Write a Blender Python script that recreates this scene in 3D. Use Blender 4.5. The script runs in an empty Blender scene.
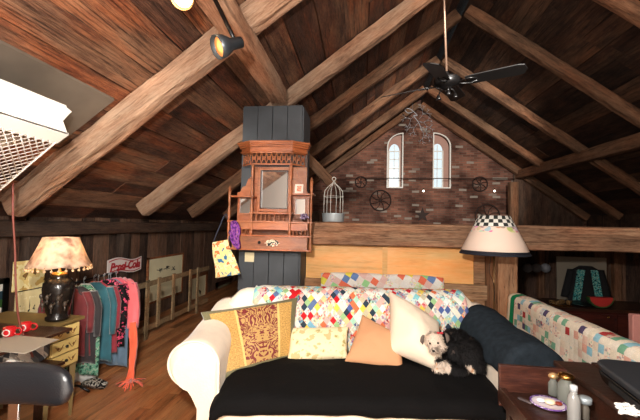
import bpy, bmesh, math, random
from mathutils import Vector, Matrix, noise, geometry
from math import sin, cos, pi, radians as R
random.seed(7)
S = bpy.context.scene
C = S.collection

# ------------------------------------------------------------ camera
YAW, PIT, ROL, FPX = .123, .043, .022, 350.0
EYE = Vector((0, 0, 1.6))
fw = Vector((-sin(YAW)*cos(PIT), cos(YAW)*cos(PIT), sin(PIT)))
r0 = Vector((cos(YAW), sin(YAW), 0)); u0 = r0.cross(fw)
rt = r0*cos(ROL) + u0*sin(ROL); up = u0*cos(ROL) - r0*sin(ROL)
cd = bpy.data.cameras.new('camera'); cam = bpy.data.objects.new('camera', cd); C.objects.link(cam)
M = Matrix((rt, up, -fw)).transposed().to_4x4(); M.translation = EYE
cam.matrix_world = M
cd.sensor_width = 36; cd.lens = FPX/640*36; cd.clip_start = .05; cd.clip_end = 200
S.camera = cam
# ------------------------------------------------------------ world and light
w = bpy.data.worlds.new('world'); S.world = w; w.use_nodes = True
bg = w.node_tree.nodes['Background']; bg.inputs[0].default_value = (.74, .86, .92, 1); bg.inputs[1].default_value = 1.1
S.view_settings.view_transform = 'Standard'; S.view_settings.look = 'None'
S.view_settings.gamma = 1; S.view_settings.exposure = .12; S.view_settings.use_curve_mapping = False
def point(name, loc, power, col=(1, 1, 1), rad=.05):
    l = bpy.data.lights.new(name, 'POINT'); l.energy = power; l.color = col; l.shadow_soft_size = rad
    o = bpy.data.objects.new(name, l); o.location = loc; C.objects.link(o); return o
def area(name, loc, aim, power, sx, sy, col=(1, 1, 1)):
    l = bpy.data.lights.new(name, 'AREA'); l.shape = 'RECTANGLE'; l.size = sx; l.size_y = sy; l.energy = power; l.color = col
    o = bpy.data.objects.new(name, l); o.location = loc; C.objects.link(o)
    o.rotation_euler = (Vector(aim)-Vector(loc)).to_track_quat('-Z', 'Y').to_euler(); return o
point('camera_flash', (-.25, .02, 1.97), 370, (1, .95, .9), .05)
area('room_bounce', (.6, -.9, 3.3), (.5, 5, 1.5), 48, 2.2, 1.2, (1, .9, .8))
def spotl(name, loc, aim, power, ang, col=(1, 1, 1)):
    l = bpy.data.lights.new(name, 'SPOT'); l.energy = power; l.color = col; l.spot_size = ang; l.spot_blend = .35; l.shadow_soft_size = .08
    o = bpy.data.objects.new(name, l); o.location = loc; C.objects.link(o); o.rotation_euler = (Vector(aim)-Vector(loc)).to_track_quat('-Z', 'Y').to_euler(); return o
spotl('gable_fill', (1.3, .6, 3.2), (1.7, 10.8, 3.1), 2500, R(36), (1, .93, .86))  # fill lamp added out of view to brighten the bricks
area('loft_bounce', (1.4, 2.3, 4.5), (1.6, 9.5, 3.0), 40, 1.6, .8, (1, .94, .88))
spotl('aisle_bounce', (-.4, -.2, 2.5), (-3.2, 6.2, .9), 420, R(42), (1, .93, .85))
area('ceiling_bounce', (-.4, .3, .9), (-1.2, 3.2, 3.6), 22, 1.2, 1.2, (1, .9, .8))

def at(ax, v, px, py):
    d = fw*FPX + rt*(px-320) + up*(210-py)
    return EYE + d*((v-EYE[ax])/d[ax])
def atY(px, py, y): return at(1, y, px, py)
def atX(px, py, x): return at(0, x, px, py)
def atZ(px, py, z): return at(2, z, px, py)

# ------------------------------------------------------------ materials
MATS = {}
def newmat(name):
    m = bpy.data.materials.new(name); m.use_nodes = True; nt = m.node_tree
    return m, nt, nt.nodes['Principled BSDF']
def N(nt, t, **k):
    n = nt.nodes.new(t)
    for a, b in k.items(): setattr(n, a, b)
    return n
def c4(c): return (c[0], c[1], c[2], 1)
def srgb(r, g, b):
    f = lambda v: (v/255/12.92) if v/255 <= .04045 else ((v/255+.055)/1.055)**2.4
    return (f(r), f(g), f(b))
def ramp(nt, stops, interp='LINEAR'):
    r = N(nt, 'ShaderNodeValToRGB'); r.color_ramp.interpolation = interp
    e = r.color_ramp.elements
    while len(e) < len(stops): e.new(.5)
    for i, (p, c) in enumerate(stops): e[i].position = p; e[i].color = c4(c)
    return r
def mathn(nt, op, a, b=None):
    n = N(nt, 'ShaderNodeMath', operation=op)
    for i, v in enumerate((a, b)):
        if v is None: continue
        if isinstance(v, (int, float)): n.inputs[i].default_value = v
        else: nt.links.new(v, n.inputs[i])
    return n.outputs[0]
def plain(name, col, rough=.5, metal=0, bump=0, bscale=60, var=0, sheen=0, coat=0, spec=None):
    if name in MATS: return MATS[name]
    m, nt, b = newmat(name)
    b.inputs['Base Color'].default_value = c4(col); b.inputs['Roughness'].default_value = rough
    b.inputs['Metallic'].default_value = metal
    if sheen: b.inputs['Sheen Weight'].default_value = sheen
    if coat: b.inputs['Coat Weight'].default_value = coat
    if spec is not None: b.inputs['Specular IOR Level'].default_value = spec
    if bump or var:
        tc = N(nt, 'ShaderNodeTexCoord'); n = N(nt, 'ShaderNodeTexNoise'); n.inputs['Scale'].default_value = bscale
        n.inputs['Detail'].default_value = 4
        nt.links.new(tc.outputs['Object'], n.inputs['Vector'])
        if bump:
            bp = N(nt, 'ShaderNodeBump'); bp.inputs['Strength'].default_value = bump; bp.inputs['Distance'].default_value = .01
            nt.links.new(n.outputs[0], bp.inputs['Height']); nt.links.new(bp.outputs[0], b.inputs['Normal'])
        if var:
            n2 = N(nt, 'ShaderNodeTexNoise'); n2.inputs['Scale'].default_value = bscale*.2
            nt.links.new(tc.outputs['Object'], n2.inputs['Vector'])
            r = ramp(nt, [(.3, [x*(1-var) for x in col]), (.7, [min(1, x*(1+var)) for x in col])])
            nt.links.new(n2.outputs[0], r.inputs[0]); nt.links.new(r.outputs[0], b.inputs['Base Color'])
    MATS[name] = m; return m
def emis(name, col, s):
    if name in MATS: return MATS[name]
    m, nt, b = newmat(name); b.inputs['Base Color'].default_value = c4(col)
    b.inputs['Emission Color'].default_value = c4(col); b.inputs['Emission Strength'].default_value = s
    MATS[name] = m; return m
def wood(name, dark, mid, light, gs=1.0, rough=.75, bump=.6, use='Object', rnd=None, spec=.3, crack=.5, hue=(1.15, .98, .88)):
    """long grain runs along local X (or along U)"""
    if name in MATS: return MATS[name]
    m, nt, b = newmat(name); b.inputs['Roughness'].default_value = rough; b.inputs['Specular IOR Level'].default_value = spec
    tc = N(nt, 'ShaderNodeTexCoord'); oi = N(nt, 'ShaderNodeObjectInfo')
    add = N(nt, 'ShaderNodeVectorMath', operation='ADD')
    mul = N(nt, 'ShaderNodeVectorMath', operation='SCALE'); mul.inputs[3].default_value = 37
    comb = N(nt, 'ShaderNodeCombineXYZ')
    if rnd:
        an = N(nt, 'ShaderNodeAttribute', attribute_name=rnd); rsock = an.outputs['Fac']
    else: rsock = oi.outputs['Random']
    for i in range(3): nt.links.new(rsock, comb.inputs[i])
    nt.links.new(comb.outputs[0], mul.inputs[0]); nt.links.new(tc.outputs[use], add.inputs[0]); nt.links.new(mul.outputs[0], add.inputs[1])
    def nz(sc, scale, det):
        mp = N(nt, 'ShaderNodeMapping'); mp.inputs['Scale'].default_value = sc
        n = N(nt, 'ShaderNodeTexNoise'); n.inputs['Scale'].default_value = scale; n.inputs['Detail'].default_value = det
        n.inputs['Roughness'].default_value = .65
        nt.links.new(add.outputs[0], mp.inputs[0]); nt.links.new(mp.outputs[0], n.inputs['Vector']); return n.outputs[0]
    a = nz((1.1, 5, 5), 2.2*gs, 6); g = nz((4, 26, 26), 3.5*gs, 6); k = nz((1.1, 12, 12), 2.0*gs, 4); l = nz((1, 1.8, 1.8), 1.5, 4)
    s = mathn(nt, 'ADD', mathn(nt, 'MULTIPLY', a, .5), mathn(nt, 'MULTIPLY', g, .35))
    s = mathn(nt, 'ADD', s, mathn(nt, 'MULTIPLY', l, .35))
    if rnd: s = mathn(nt, 'ADD', s, mathn(nt, 'MULTIPLY', mathn(nt, 'SUBTRACT', rsock, .5), .22))
    r = ramp(nt, [(.42, dark), (.58, mid), (.78, light)]); nt.links.new(s, r.inputs[0])
    kr = ramp(nt, [(.33, (crack*.5,)*3), (.4, (1, 1, 1))]); nt.links.new(k, kr.inputs[0])
    mx = N(nt, 'ShaderNodeMixRGB', blend_type='MULTIPLY'); mx.inputs[0].default_value = .8
    nt.links.new(r.outputs[0], mx.inputs[1]); nt.links.new(kr.outputs[0], mx.inputs[2])
    hn = nz((.5, 2.2, 2.2), 1.3, 3); hr_ = ramp(nt, [(.36, (.82, .9, .95)), (.5, (1, 1, 1)), (.64, hue)]); nt.links.new(hn, hr_.inputs[0])
    m5 = N(nt, 'ShaderNodeMixRGB', blend_type='MULTIPLY'); m5.inputs[0].default_value = 1; nt.links.new(mx.outputs[0], m5.inputs[1]); nt.links.new(hr_.outputs[0], m5.inputs[2])
    ck = nz((.35, 30, 30), 1.6, 2); cr = ramp(nt, [(.478, (1, 1, 1)), (.497, (crack*.45,)*3), (.503, (crack*.45,)*3), (.522, (1, 1, 1))]); nt.links.new(ck, cr.inputs[0])
    m6 = N(nt, 'ShaderNodeMixRGB', blend_type='MULTIPLY'); m6.inputs[0].default_value = min(.75, .35/max(crack, .1)); nt.links.new(m5.outputs[0], m6.inputs[1]); nt.links.new(cr.outputs[0], m6.inputs[2])
    nt.links.new(m6.outputs[0], b.inputs['Base Color'])
    bp = N(nt, 'ShaderNodeBump'); bp.inputs['Strength'].default_value = bump; bp.inputs['Distance'].default_value = .012
    h = mathn(nt, 'ADD', g, mathn(nt, 'MULTIPLY', k, .7)); h = mathn(nt, 'ADD', h, mathn(nt, 'MULTIPLY', cr.outputs[0], .5))
    nt.links.new(h, bp.inputs['Height']); nt.links.new(bp.outputs[0], b.inputs['Normal'])
    MATS[name] = m; return m
def patch(name, cell, rot, palette, colw=0, jit=.35, rough=.85, frac=None, prints=.3):
    """patchwork from UV in metres: every cell one random cloth of the palette"""
    m, nt, b = newmat(name); b.inputs['Roughness'].default_value = rough; b.inputs['Specular IOR Level'].default_value = .1
    tc = N(nt, 'ShaderNodeTexCoord')
    mp = N(nt, 'ShaderNodeMapping'); mp.inputs['Rotation'].default_value = (0, 0, rot); mp.inputs['Scale'].default_value = (1/cell, 1/cell, 1)
    nt.links.new(tc.outputs['UV'], mp.inputs[0])
    fl = N(nt, 'ShaderNodeVectorMath', operation='FLOOR'); nt.links.new(mp.outputs[0], fl.inputs[0])
    wn = N(nt, 'ShaderNodeTexWhiteNoise', noise_dimensions='2D'); nt.links.new(fl.outputs[0], wn.inputs['Vector'])
    fac = wn.outputs['Value']
    if colw:
        sx = N(nt, 'ShaderNodeSeparateXYZ'); nt.links.new(tc.outputs['UV'], sx.inputs[0])
        cw = N(nt, 'ShaderNodeTexWhiteNoise', noise_dimensions='1D')
        # the column of the patch centre
        sxy = N(nt, 'ShaderNodeSeparateXYZ'); nt.links.new(fl.outputs[0], sxy.inputs[0])
        dsum = mathn(nt, 'ADD', sxy.outputs[0], sxy.outputs[1])
        nt.links.new(mathn(nt, 'FLOOR', mathn(nt, 'DIVIDE', dsum, colw)), cw.inputs['W'])
        fac = mathn(nt, 'FRACT', mathn(nt, 'ADD', mathn(nt, 'MULTIPLY', fac, jit), cw.outputs['Value']))
    n = len(palette)
    r = ramp(nt, [(i/n, c) for i, c in enumerate(palette)], 'CONSTANT'); nt.links.new(fac, r.inputs[0])
    ns = N(nt, 'ShaderNodeTexVoronoi'); ns.inputs['Scale'].default_value = 130; nt.links.new(tc.outputs['UV'], ns.inputs['Vector'])
    nr = ramp(nt, [(.25, (1, 1, 1)), (.5, (.72, .75, .74))]); nt.links.new(ns.outputs[0], nr.inputs[0])
    mx = N(nt, 'ShaderNodeMixRGB', blend_type='MULTIPLY'); mx.inputs[0].default_value = .5
    nt.links.new(r.outputs[0], mx.inputs[1]); nt.links.new(nr.outputs[0], mx.inputs[2])
    vp_ = N(nt, 'ShaderNodeTexVoronoi'); vp_.inputs['Scale'].default_value = 75; nt.links.new(tc.outputs['UV'], vp_.inputs['Vector'])
    r2 = ramp(nt, [(i/n, c) for i, c in enumerate(palette)], 'CONSTANT'); s3 = N(nt, 'ShaderNodeSeparateXYZ'); nt.links.new(vp_.outputs['Color'], s3.inputs[0]); nt.links.new(s3.outputs[0], r2.inputs[0])
    cw2 = N(nt, 'ShaderNodeTexWhiteNoise', noise_dimensions='2D'); af = N(nt, 'ShaderNodeVectorMath', operation='ADD'); af.inputs[1].default_value = (7.3, 3.1, 0); nt.links.new(fl.outputs[0], af.inputs[0]); nt.links.new(af.outputs[0], cw2.inputs['Vector'])
    mq = N(nt, 'ShaderNodeMixRGB'); nt.links.new(mathn(nt, 'MULTIPLY', mathn(nt, 'GREATER_THAN', cw2.outputs['Value'], 1-prints), .55), mq.inputs[0]); nt.links.new(mx.outputs[0], mq.inputs[1]); nt.links.new(r2.outputs[0], mq.inputs[2])
    nt.links.new(mq.outputs[0], b.inputs['Base Color'])
    fr = N(nt, 'ShaderNodeVectorMath', operation='FRACTION'); nt.links.new(mp.outputs[0], fr.inputs[0])
    sf = N(nt, 'ShaderNodeSeparateXYZ'); nt.links.new(fr.outputs[0], sf.inputs[0])
    h = mathn(nt, 'MULTIPLY', mathn(nt, 'SINE', mathn(nt, 'MULTIPLY', sf.outputs[0], pi)), mathn(nt, 'SINE', mathn(nt, 'MULTIPLY', sf.outputs[1], pi)))
    bp = N(nt, 'ShaderNodeBump'); bp.inputs['Strength'].default_value = .25; bp.inputs['Distance'].default_value = .008
    nt.links.new(h, bp.inputs['Height']); nt.links.new(bp.outputs[0], b.inputs['Normal'])
    return m
def print_mat(name, stops, scale=20, kind='noise', rough=.8, use='Object', det=3, bump=0, interp='CONSTANT'):
    m, nt, b = newmat(name); b.inputs['Roughness'].default_value = rough; b.inputs['Specular IOR Level'].default_value = .15
    tc = N(nt, 'ShaderNodeTexCoord')
    if kind == 'noise':
        n = N(nt, 'ShaderNodeTexNoise'); n.inputs['Scale'].default_value = scale; n.inputs['Detail'].default_value = det; o = n.outputs[0]
    else:
        n = N(nt, 'ShaderNodeTexVoronoi'); n.inputs['Scale'].default_value = scale; o = n.outputs['Color']
        sp = N(nt, 'ShaderNodeSeparateXYZ'); nt.links.new(o, sp.inputs[0]); o = sp.outputs[0]
    nt.links.new(tc.outputs[use], n.inputs['Vector'])
    r = ramp(nt, stops, interp); nt.links.new(o, r.inputs[0]); nt.links.new(r.outputs[0], b.inputs['Base Color'])
    if bump:
        bp = N(nt, 'ShaderNodeBump'); bp.inputs['Strength'].default_value = bump; bp.inputs['Distance'].default_value = .01
        nt.links.new(o, bp.inputs['Height']); nt.links.new(bp.outputs[0], b.inputs['Normal'])
    MATS[name] = m; return m

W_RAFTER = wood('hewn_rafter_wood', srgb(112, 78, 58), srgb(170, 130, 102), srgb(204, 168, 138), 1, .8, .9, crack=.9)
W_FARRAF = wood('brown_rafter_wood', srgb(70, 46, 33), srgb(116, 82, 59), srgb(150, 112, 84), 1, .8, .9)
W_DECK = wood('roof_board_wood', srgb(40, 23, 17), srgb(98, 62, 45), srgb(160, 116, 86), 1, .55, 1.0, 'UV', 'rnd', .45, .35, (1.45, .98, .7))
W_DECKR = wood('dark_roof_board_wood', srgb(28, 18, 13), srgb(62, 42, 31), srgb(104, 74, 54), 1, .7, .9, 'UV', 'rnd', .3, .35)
W_BEAM = wood('tie_beam_wood', srgb(92, 60, 42), srgb(154, 112, 84), srgb(194, 154, 120), 1, .8, .8)
W_WALL = wood('dark_wall_board_wood', srgb(42, 29, 23), srgb(92, 68, 54), srgb(128, 98, 78), 1, .7, .6, 'UV', 'rnd', .3, .4)
W_FLOOR = wood('floor_board_wood', srgb(112, 68, 38), srgb(158, 102, 62), srgb(186, 130, 84), 1, .33, .25, 'UV', 'rnd', .5, .8)
W_PLY = wood('orange_plywood', srgb(224, 156, 84), srgb(242, 178, 104), srgb(248, 198, 132), .6, .5, .15, 'Object', None, .4, 1.6)
W_POST = wood('post_wood', srgb(96, 62, 42), srgb(150, 108, 78), srgb(182, 142, 108), 1, .8, .7)
W_HUTCH = wood('polished_cherry_wood', srgb(98, 50, 28), srgb(150, 86, 50), srgb(182, 114, 72), 1.5, .35, .2, 'Object', None, .5, .9)
W_DARK = wood('dark_table_wood', srgb(22, 11, 8), srgb(48, 27, 19), srgb(72, 42, 30), 1, .3, .25, 'Object', None, .5, .7)
W_PALE = wood('pale_slat_wood', srgb(96, 76, 52), srgb(142, 116, 84), srgb(170, 144, 110), 1, .7, .4)
W_OLD = wood('grey_brown_board_wood', srgb(100, 72, 52), srgb(158, 122, 90), srgb(190, 156, 122), 1, .8, .6)
W_RED = wood('red_cupboard_wood', srgb(34, 10, 8), srgb(62, 22, 16), srgb(84, 34, 24), 1, .5, .3)
PILLAR = plain('slate_paint', srgb(58, 62, 66), .6, bump=.3, bscale=25, var=.18)
CREAM = plain('cream_slipcover', srgb(238, 220, 196), .85, bump=.25, bscale=90, var=.04, sheen=.2)
BLACKCLOTH = plain('black_cloth', srgb(17, 16, 16), .9, bump=.35, bscale=45, spec=.08)
BLUECLOTH = plain('dark_blue_cloth', srgb(38, 45, 51), .95, bump=.5, bscale=120, var=.2, spec=.05)
BLACKMETAL = plain('black_metal', srgb(14, 13, 13), .35, .3)
IRON = plain('rusty_iron', srgb(52, 36, 30), .7, .4, bump=.4)
STEEL = plain('galvanised_steel', srgb(176, 186, 190), .4, .45, bump=.2, bscale=14, var=.2)
WHITE = plain('white_paint', srgb(228, 224, 214), .45)
GREYP = plain('grey_board_paint', srgb(104, 94, 82), .6, var=.15, bscale=20)
CHROME = plain('chrome', (.75, .75, .77), .15, 1)
GOLD = plain('brass', srgb(200, 150, 80), .25, 1)
LEATHER = plain('black_leather', srgb(22, 23, 26), .32, bump=.15, bscale=150)
GLASSY = None
def glass(name, col=(.9, .95, .95), rough=.03):
    if name in MATS: return MATS[name]
    m, nt, b = newmat(name); b.inputs['Base Color'].default_value = c4(col); b.inputs['Roughness'].default_value = rough
    b.inputs['Transmission Weight'].default_value = 1; b.inputs['IOR'].default_value = 1.3; MATS[name] = m; return m
def thin_glass(name):
    m, nt, b = newmat(name); out = nt.nodes['Material Output']
    t = N(nt, 'ShaderNodeBsdfTransparent'); g = N(nt, 'ShaderNodeBsdfGlossy'); g.inputs['Roughness'].default_value = .2
    mx = N(nt, 'ShaderNodeMixShader'); mx.inputs[0].default_value = .03
    nt.links.new(t.outputs[0], mx.inputs[1]); nt.links.new(g.outputs[0], mx.inputs[2]); nt.links.new(mx.outputs[0], out.inputs['Surface'])
    return m

# ------------------------------------------------------------ mesh building
class MB:
    def __init__(s): s.v = []; s.f = []; s.uv = []; s.sm = []; s.rnd = []
    def face(s, idx, uv=None, sm=False, rnd=0.): s.f.append(tuple(idx)); s.uv.append(uv); s.sm.append(sm); s.rnd.append(rnd)
    def add(s, vs): b = len(s.v); s.v += [Vector(x) for x in vs]; return b
    def box(s, c, d, m=None, rnd=0.):
        c = Vector(c); h = Vector(d)/2; vs = []
        for z in (-1, 1):
            for y in (-1, 1):
                for x in (-1, 1):
                    p = Vector((x*h.x, y*h.y, z*h.z)); p = (m @ p) if m else p; vs.append(c+p)
        b = s.add(vs)
        for q in ((0, 2, 3, 1), (4, 5, 7, 6), (0, 1, 5, 4), (2, 6, 7, 3), (0, 4, 6, 2), (1, 3, 7, 5)): s.face([b+i for i in q], rnd=rnd)
        return s
    def bb(s, a, b_): # by two corners
        a = Vector(a); b_ = Vector(b_); return s.box((a+b_)/2, b_-a)
    def loft(s, secs, cap=True, closed=True, sm=True, uvw=None):
        n = len(secs[0]); base = [s.add(q) for q in secs]
        for i in range(len(secs)-1):
            for j in range(n if closed else n-1):
                k = (j+1) % n
                uv = None
                if uvw: uv = [uvw(i, j), uvw(i, j+1), uvw(i+1, j+1), uvw(i+1, j)]
                s.face((base[i]+j, base[i]+k, base[i+1]+k, base[i+1]+j), uv, sm)
        if cap and closed:
            s.face([base[0]+j for j in reversed(range(n))], None, False); s.face([base[-1]+j for j in range(n)], None, False)
        return s
    def cyl(s, p0, p1, r0, r1=None, n=12, sm=True):
        p0 = Vector(p0); p1 = Vector(p1); r1 = r0 if r1 is None else r1
        q = (p1-p0).to_track_quat('Z', 'Y')
        ring = lambda p, r: [p + q @ Vector((r*cos(2*pi*i/n), r*sin(2*pi*i/n), 0)) for i in range(n)]
        return s.loft([ring(p0, r0), ring(p1, r1)], sm=sm)
    def tube(s, pts, r, n=6, rs=None):
        pts = [Vector(p) for p in pts]; secs = []; x = None
        for i, p in enumerate(pts):
            d = (pts[min(i+1, len(pts)-1)]-pts[max(i-1, 0)]).normalized()
            if x is None: x = d.orthogonal().normalized()
            x = (x - d*x.dot(d)).normalized(); y = d.cross(x); rr = rs[i] if rs else r
            secs.append([p + x*rr*cos(2*pi*k/n) + y*rr*sin(2*pi*k/n) for k in range(n)])
        return s.loft(secs)
    def lathe(s, prof, c=(0, 0, 0), n=20, axis=None, cap=True):
        c = Vector(c); q = Vector(axis).to_track_quat('Z', 'Y') if axis else None; secs = []
        for r, z in prof:
            ring = [Vector((max(r, .0004)*cos(2*pi*i/n), max(r, .0004)*sin(2*pi*i/n), z)) for i in range(n)]
            secs.append([c + ((q @ p) if q else p) for p in ring])
        return s.loft(secs, cap=cap)
    def torus(s, c, r, t, axis=(0, 0, 1), n=24, k=6):
        q = Vector(axis).to_track_quat('Z', 'Y'); c = Vector(c); secs = []
        for i in range(n+1):
            a = 2*pi*i/n; secs.append([c + q @ Vector(((r+t*cos(b))*cos(a), (r+t*cos(b))*sin(a), t*sin(b))) for b in [2*pi*j/k for j in range(k)]])
        return s.loft(secs, cap=False)
    def prism(s, poly, a, b_, M_=None):
        """poly: 2D (x,z) outline extruded in y from a to b"""
        n = len(poly); f = (lambda p: M_ @ Vector(p)) if M_ else Vector
        i0 = s.add([f((x, a, z)) for x, z in poly]); i1 = s.add([f((x, b_, z)) for x, z in poly])
        s.face([i0+i for i in range(n)]); s.face([i1+i for i in reversed(range(n))])
        for i in range(n): j = (i+1) % n; s.face((i0+i, i1+i, i1+j, i0+j))
        return s
    def sheet(s, fn, nu, nv, us=1., vs=1.):
        b = s.add([fn(i/nu, j/nv) for j in range(nv+1) for i in range(nu+1)])
        for j in range(nv):
            for i in range(nu):
                q = (b+j*(nu+1)+i, b+j*(nu+1)+i+1, b+(j+1)*(nu+1)+i+1, b+(j+1)*(nu+1)+i)
                s.face(q, [(i/nu*us, j/nv*vs), ((i+1)/nu*us, j/nv*vs), ((i+1)/nu*us, (j+1)/nv*vs), (i/nu*us, (j+1)/nv*vs)], True)
        return s
    def ball(s, c, r, n=10, sc=(1, 1, 1)):
        m = max(4, n//2+1); c = Vector(c); secs = []
        for j in range(m+1):
            a = -pi/2+pi*j/m; rr = max(cos(a), .002)*r
            secs.append([c + Vector((rr*cos(2*pi*i/n)*sc[0], rr*sin(2*pi*i/n)*sc[1], r*sin(a)*sc[2])) for i in range(n)])
        return s.loft(secs)
    def build(s, name, mat, parent=None, bevel=0, solid=0, loc=None, mw=None, sub=0, fix=True):
        me = bpy.data.meshes.new(name); me.from_pydata([tuple(v) for v in s.v], [], s.f)
        uvl = me.uv_layers.new(name='UVMap'); k = 0
        at_ = me.attributes.new('rnd', 'FLOAT', 'FACE')
        for i, p in enumerate(me.polygons):
            p.use_smooth = s.sm[i]; at_.data[i].value = s.rnd[i]
            for j in range(len(p.vertices)):
                if s.uv[i]: uvl.data[p.loop_start+j].uv = s.uv[i][j]
        if fix:
            bm = bmesh.new(); bm.from_mesh(me); bmesh.ops.recalc_face_normals(bm, faces=bm.faces); bm.to_mesh(me); bm.free()
        me.materials.append(mat); o = bpy.data.objects.new(name, me); C.objects.link(o)
        if parent: o.parent = parent
        if loc is not None: o.location = loc
        if mw is not None: o.matrix_world = mw
        if solid:
            md = o.modifiers.new('solid', 'SOLIDIFY'); md.thickness = solid; md.offset = 1
        if bevel:
            md = o.modifiers.new('bevel', 'BEVEL'); md.width = bevel; md.segments = 2; md.limit_method = 'ANGLE'
        if sub:
            md = o.modifiers.new('sub', 'SUBSURF'); md.levels = sub; md.render_levels = sub
        return o
def thing(name, label, cat, loc=(0, 0, 0), rz=0, group=None, mw=None):
    o = bpy.data.objects.new(name, None); C.objects.link(o); o.empty_display_size = .1
    if mw is not None: o.matrix_world = mw
    else: o.location = loc; o.rotation_euler = (0, 0, rz)
    o['label'] = label; o['category'] = cat
    if group: o['group'] = group
    return o
def tag(o, label, cat, group=None):
    o['label'] = label; o['category'] = cat
    if group: o['group'] = group
    return o
def struct(o): o['kind'] = 'structure'; return o
def fbm(v, o=3): return noise.fractal(Vector(v), 1, 2, o)
def frame_mx(origin, xax, yax):
    x = Vector(xax).normalized(); z = x.cross(Vector(yax)).normalized(); y = z.cross(x)
    m = Matrix((x, y, z)).transposed().to_4x4(); m.translation = Vector(origin); return m
def timber(name, p0, p1, w, h, mat, upv=(0, 0, 1), rough=.012, seg=26, taper=0, parent=None, bow=0):
    """hewn beam from p0 to p1, width w across, height h along upv; grain along local X"""
    p0 = Vector(p0); p1 = Vector(p1); L = (p1-p0).length; x = (p1-p0).normalized()
    z = Vector(upv); z = (z-x*z.dot(x)).normalized(); y = z.cross(x)
    m = Matrix((x, y, z)).transposed().to_4x4(); m.translation = p0
    secs = []; sd = random.random()*90
    prof = [(-1, -1), (-.5, -1), (0, -1), (.5, -1), (1, -1), (1, -.4), (1, .4), (1, 1), (.5, 1), (0, 1), (-.5, 1), (-1, 1), (-1, .4), (-1, -.4)]
    for i in range(seg+1):
        t = i/seg; X = t*L; s_ = []
        k = 1-taper*t
        for a, b in prof:
            e = 1-.07*(abs(a) == 1 and abs(b) == 1)
            n1 = fbm((X*1.3+sd, a*1.5+4, b*1.5)); n2 = fbm((X*5+sd, a*3, b*3+7), 2)
            yy = a*w/2*e*k + rough*(n1*1.1+n2*.45)*(1 if a > -.1 else -1)
            zz = b*h/2*e*k + rough*(fbm((X*1.5+sd+30, a*2, b))*1.2+n2*.5) + bow*sin(pi*t)
            s_.append((X, yy, zz))
        secs.append(s_)
    mb = MB(); mb.loft(secs, sm=False)
    o = mb.build(name, mat, parent, mw=m)
    bv = o.modifiers.new('bevel', 'BEVEL'); bv.width = .006; bv.segments = 1; bv.limit_method = 'ANGLE'; bv.angle_limit = R(50)
    return o
def planks(mb, O, U, V, N_, wid, L0, L1, width, wmin, wmax, seam, th=.03, gap=.006, jit=.005, holes=None):
    """boards running along U from L0 to L1, stacked along V over width, on the N_ side"""
    O = Vector(O); U = Vector(U); V = Vector(V); N_ = Vector(N_); v = 0
    while v < width-.01:
        wv = min(random.uniform(wmin, wmax), width-v); u = L0
        while u < L1-.01:
            l = random.uniform(seam*.6, seam*1.4)
            if L1-(u+l) < seam*.4: l = L1-u
            l = min(l, L1-u); r = random.random(); off = random.uniform(-jit, jit)
            n = max(1, int(l/.35)); g = gap*random.uniform(.3, 1.3)
            jl = [random.uniform(-1, 1)*.004 for _ in range(n+1)]
            lo, hi = [], []
            for i in range(n+1):
                uu = u+.002+(l-.004)*i/n
                for (q, vv) in ((0, v+g/2+jl[i]), (1, v+wv-g/2+jl[-1-i])):
                    pt = O+U*uu+V*vv+N_*(off+.004*sin(uu*3+r*9)*(q-.5)); lo.append(pt); hi.append(pt+N_*th)
            b = mb.add(lo); t = mb.add(hi)
            for i in range(n):
                u0_, u1_ = (u+l*i/n), (u+l*(i+1)/n)
                a0, a1, a2, a3 = 2*i, 2*i+1, 2*i+3, 2*i+2
                mb.face((b+a0, b+a1, b+a2, b+a3), [(u0_, v), (u0_, v+wv), (u1_, v+wv), (u1_, v)], False, r)
                mb.face((t+a0, t+a3, t+a2, t+a1), [(u0_, v), (u1_, v), (u1_, v+wv), (u0_, v+wv)], False, r)
                mb.face((b+a0, b+a3, t+a3, t+a0), [(u0_, v)]*4, False, r); mb.face((b+a1, t+a1, t+a2, b+a2), [(u0_, v)]*4, False, r)
            mb.face((b, t, t+1, b+1), [(u, v)]*4, False, r); e = 2*n; mb.face((b+e, b+e+1, t+e+1, t+e), [(u, v)]*4, False, r)
            u += l
        v += wv
    return mb
def to_mesh(o, name, mat, parent=None, mw=None):
    bpy.context.view_layer.update(); dg = bpy.context.evaluated_depsgraph_get()
    me = bpy.data.meshes.new_from_object(o.evaluated_get(dg)); me.name = name; me.materials.clear(); me.materials.append(mat)
    n = bpy.data.objects.new(name, me); C.objects.link(n)
    if parent: n.parent = parent
    if mw is not None: n.matrix_world = mw
    bpy.data.objects.remove(o); return n
def flat(name, loops, depth, mat, parent=None, mw=None):
    """2D outline with holes, thickness depth, lies in local XY"""
    cu = bpy.data.curves.new('tmp', 'CURVE'); cu.dimensions = '2D'; cu.fill_mode = 'BOTH'; cu.extrude = depth/2
    for lp in loops:
        sp = cu.splines.new('POLY'); sp.points.add(len(lp)-1); sp.use_cyclic_u = True
        for i, p in enumerate(lp): sp.points[i].co = (p[0], p[1], 0, 1)
    o = bpy.data.objects.new('tmp', cu); C.objects.link(o); return to_mesh(o, name, mat, parent, mw)
def text(name, body, size, mat, parent=None, mw=None, shear=0, ext=.001, sx=1, bold=0):
    cu = bpy.data.curves.new('tmp', 'FONT'); cu.body = body; cu.size = size; cu.shear = shear; cu.extrude = ext; cu.align_x = 'CENTER'; cu.align_y = 'CENTER'; cu.offset = bold
    o = bpy.data.objects.new('tmp', cu); C.objects.link(o); n = to_mesh(o, name, mat, parent, mw); n.scale.x *= sx; return n
def link_copy(o, parent=None):
    c = o.copy(); C.objects.link(c); c.parent = parent
    for ch in list(o.children): link_copy(ch, c)
    return c

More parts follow.
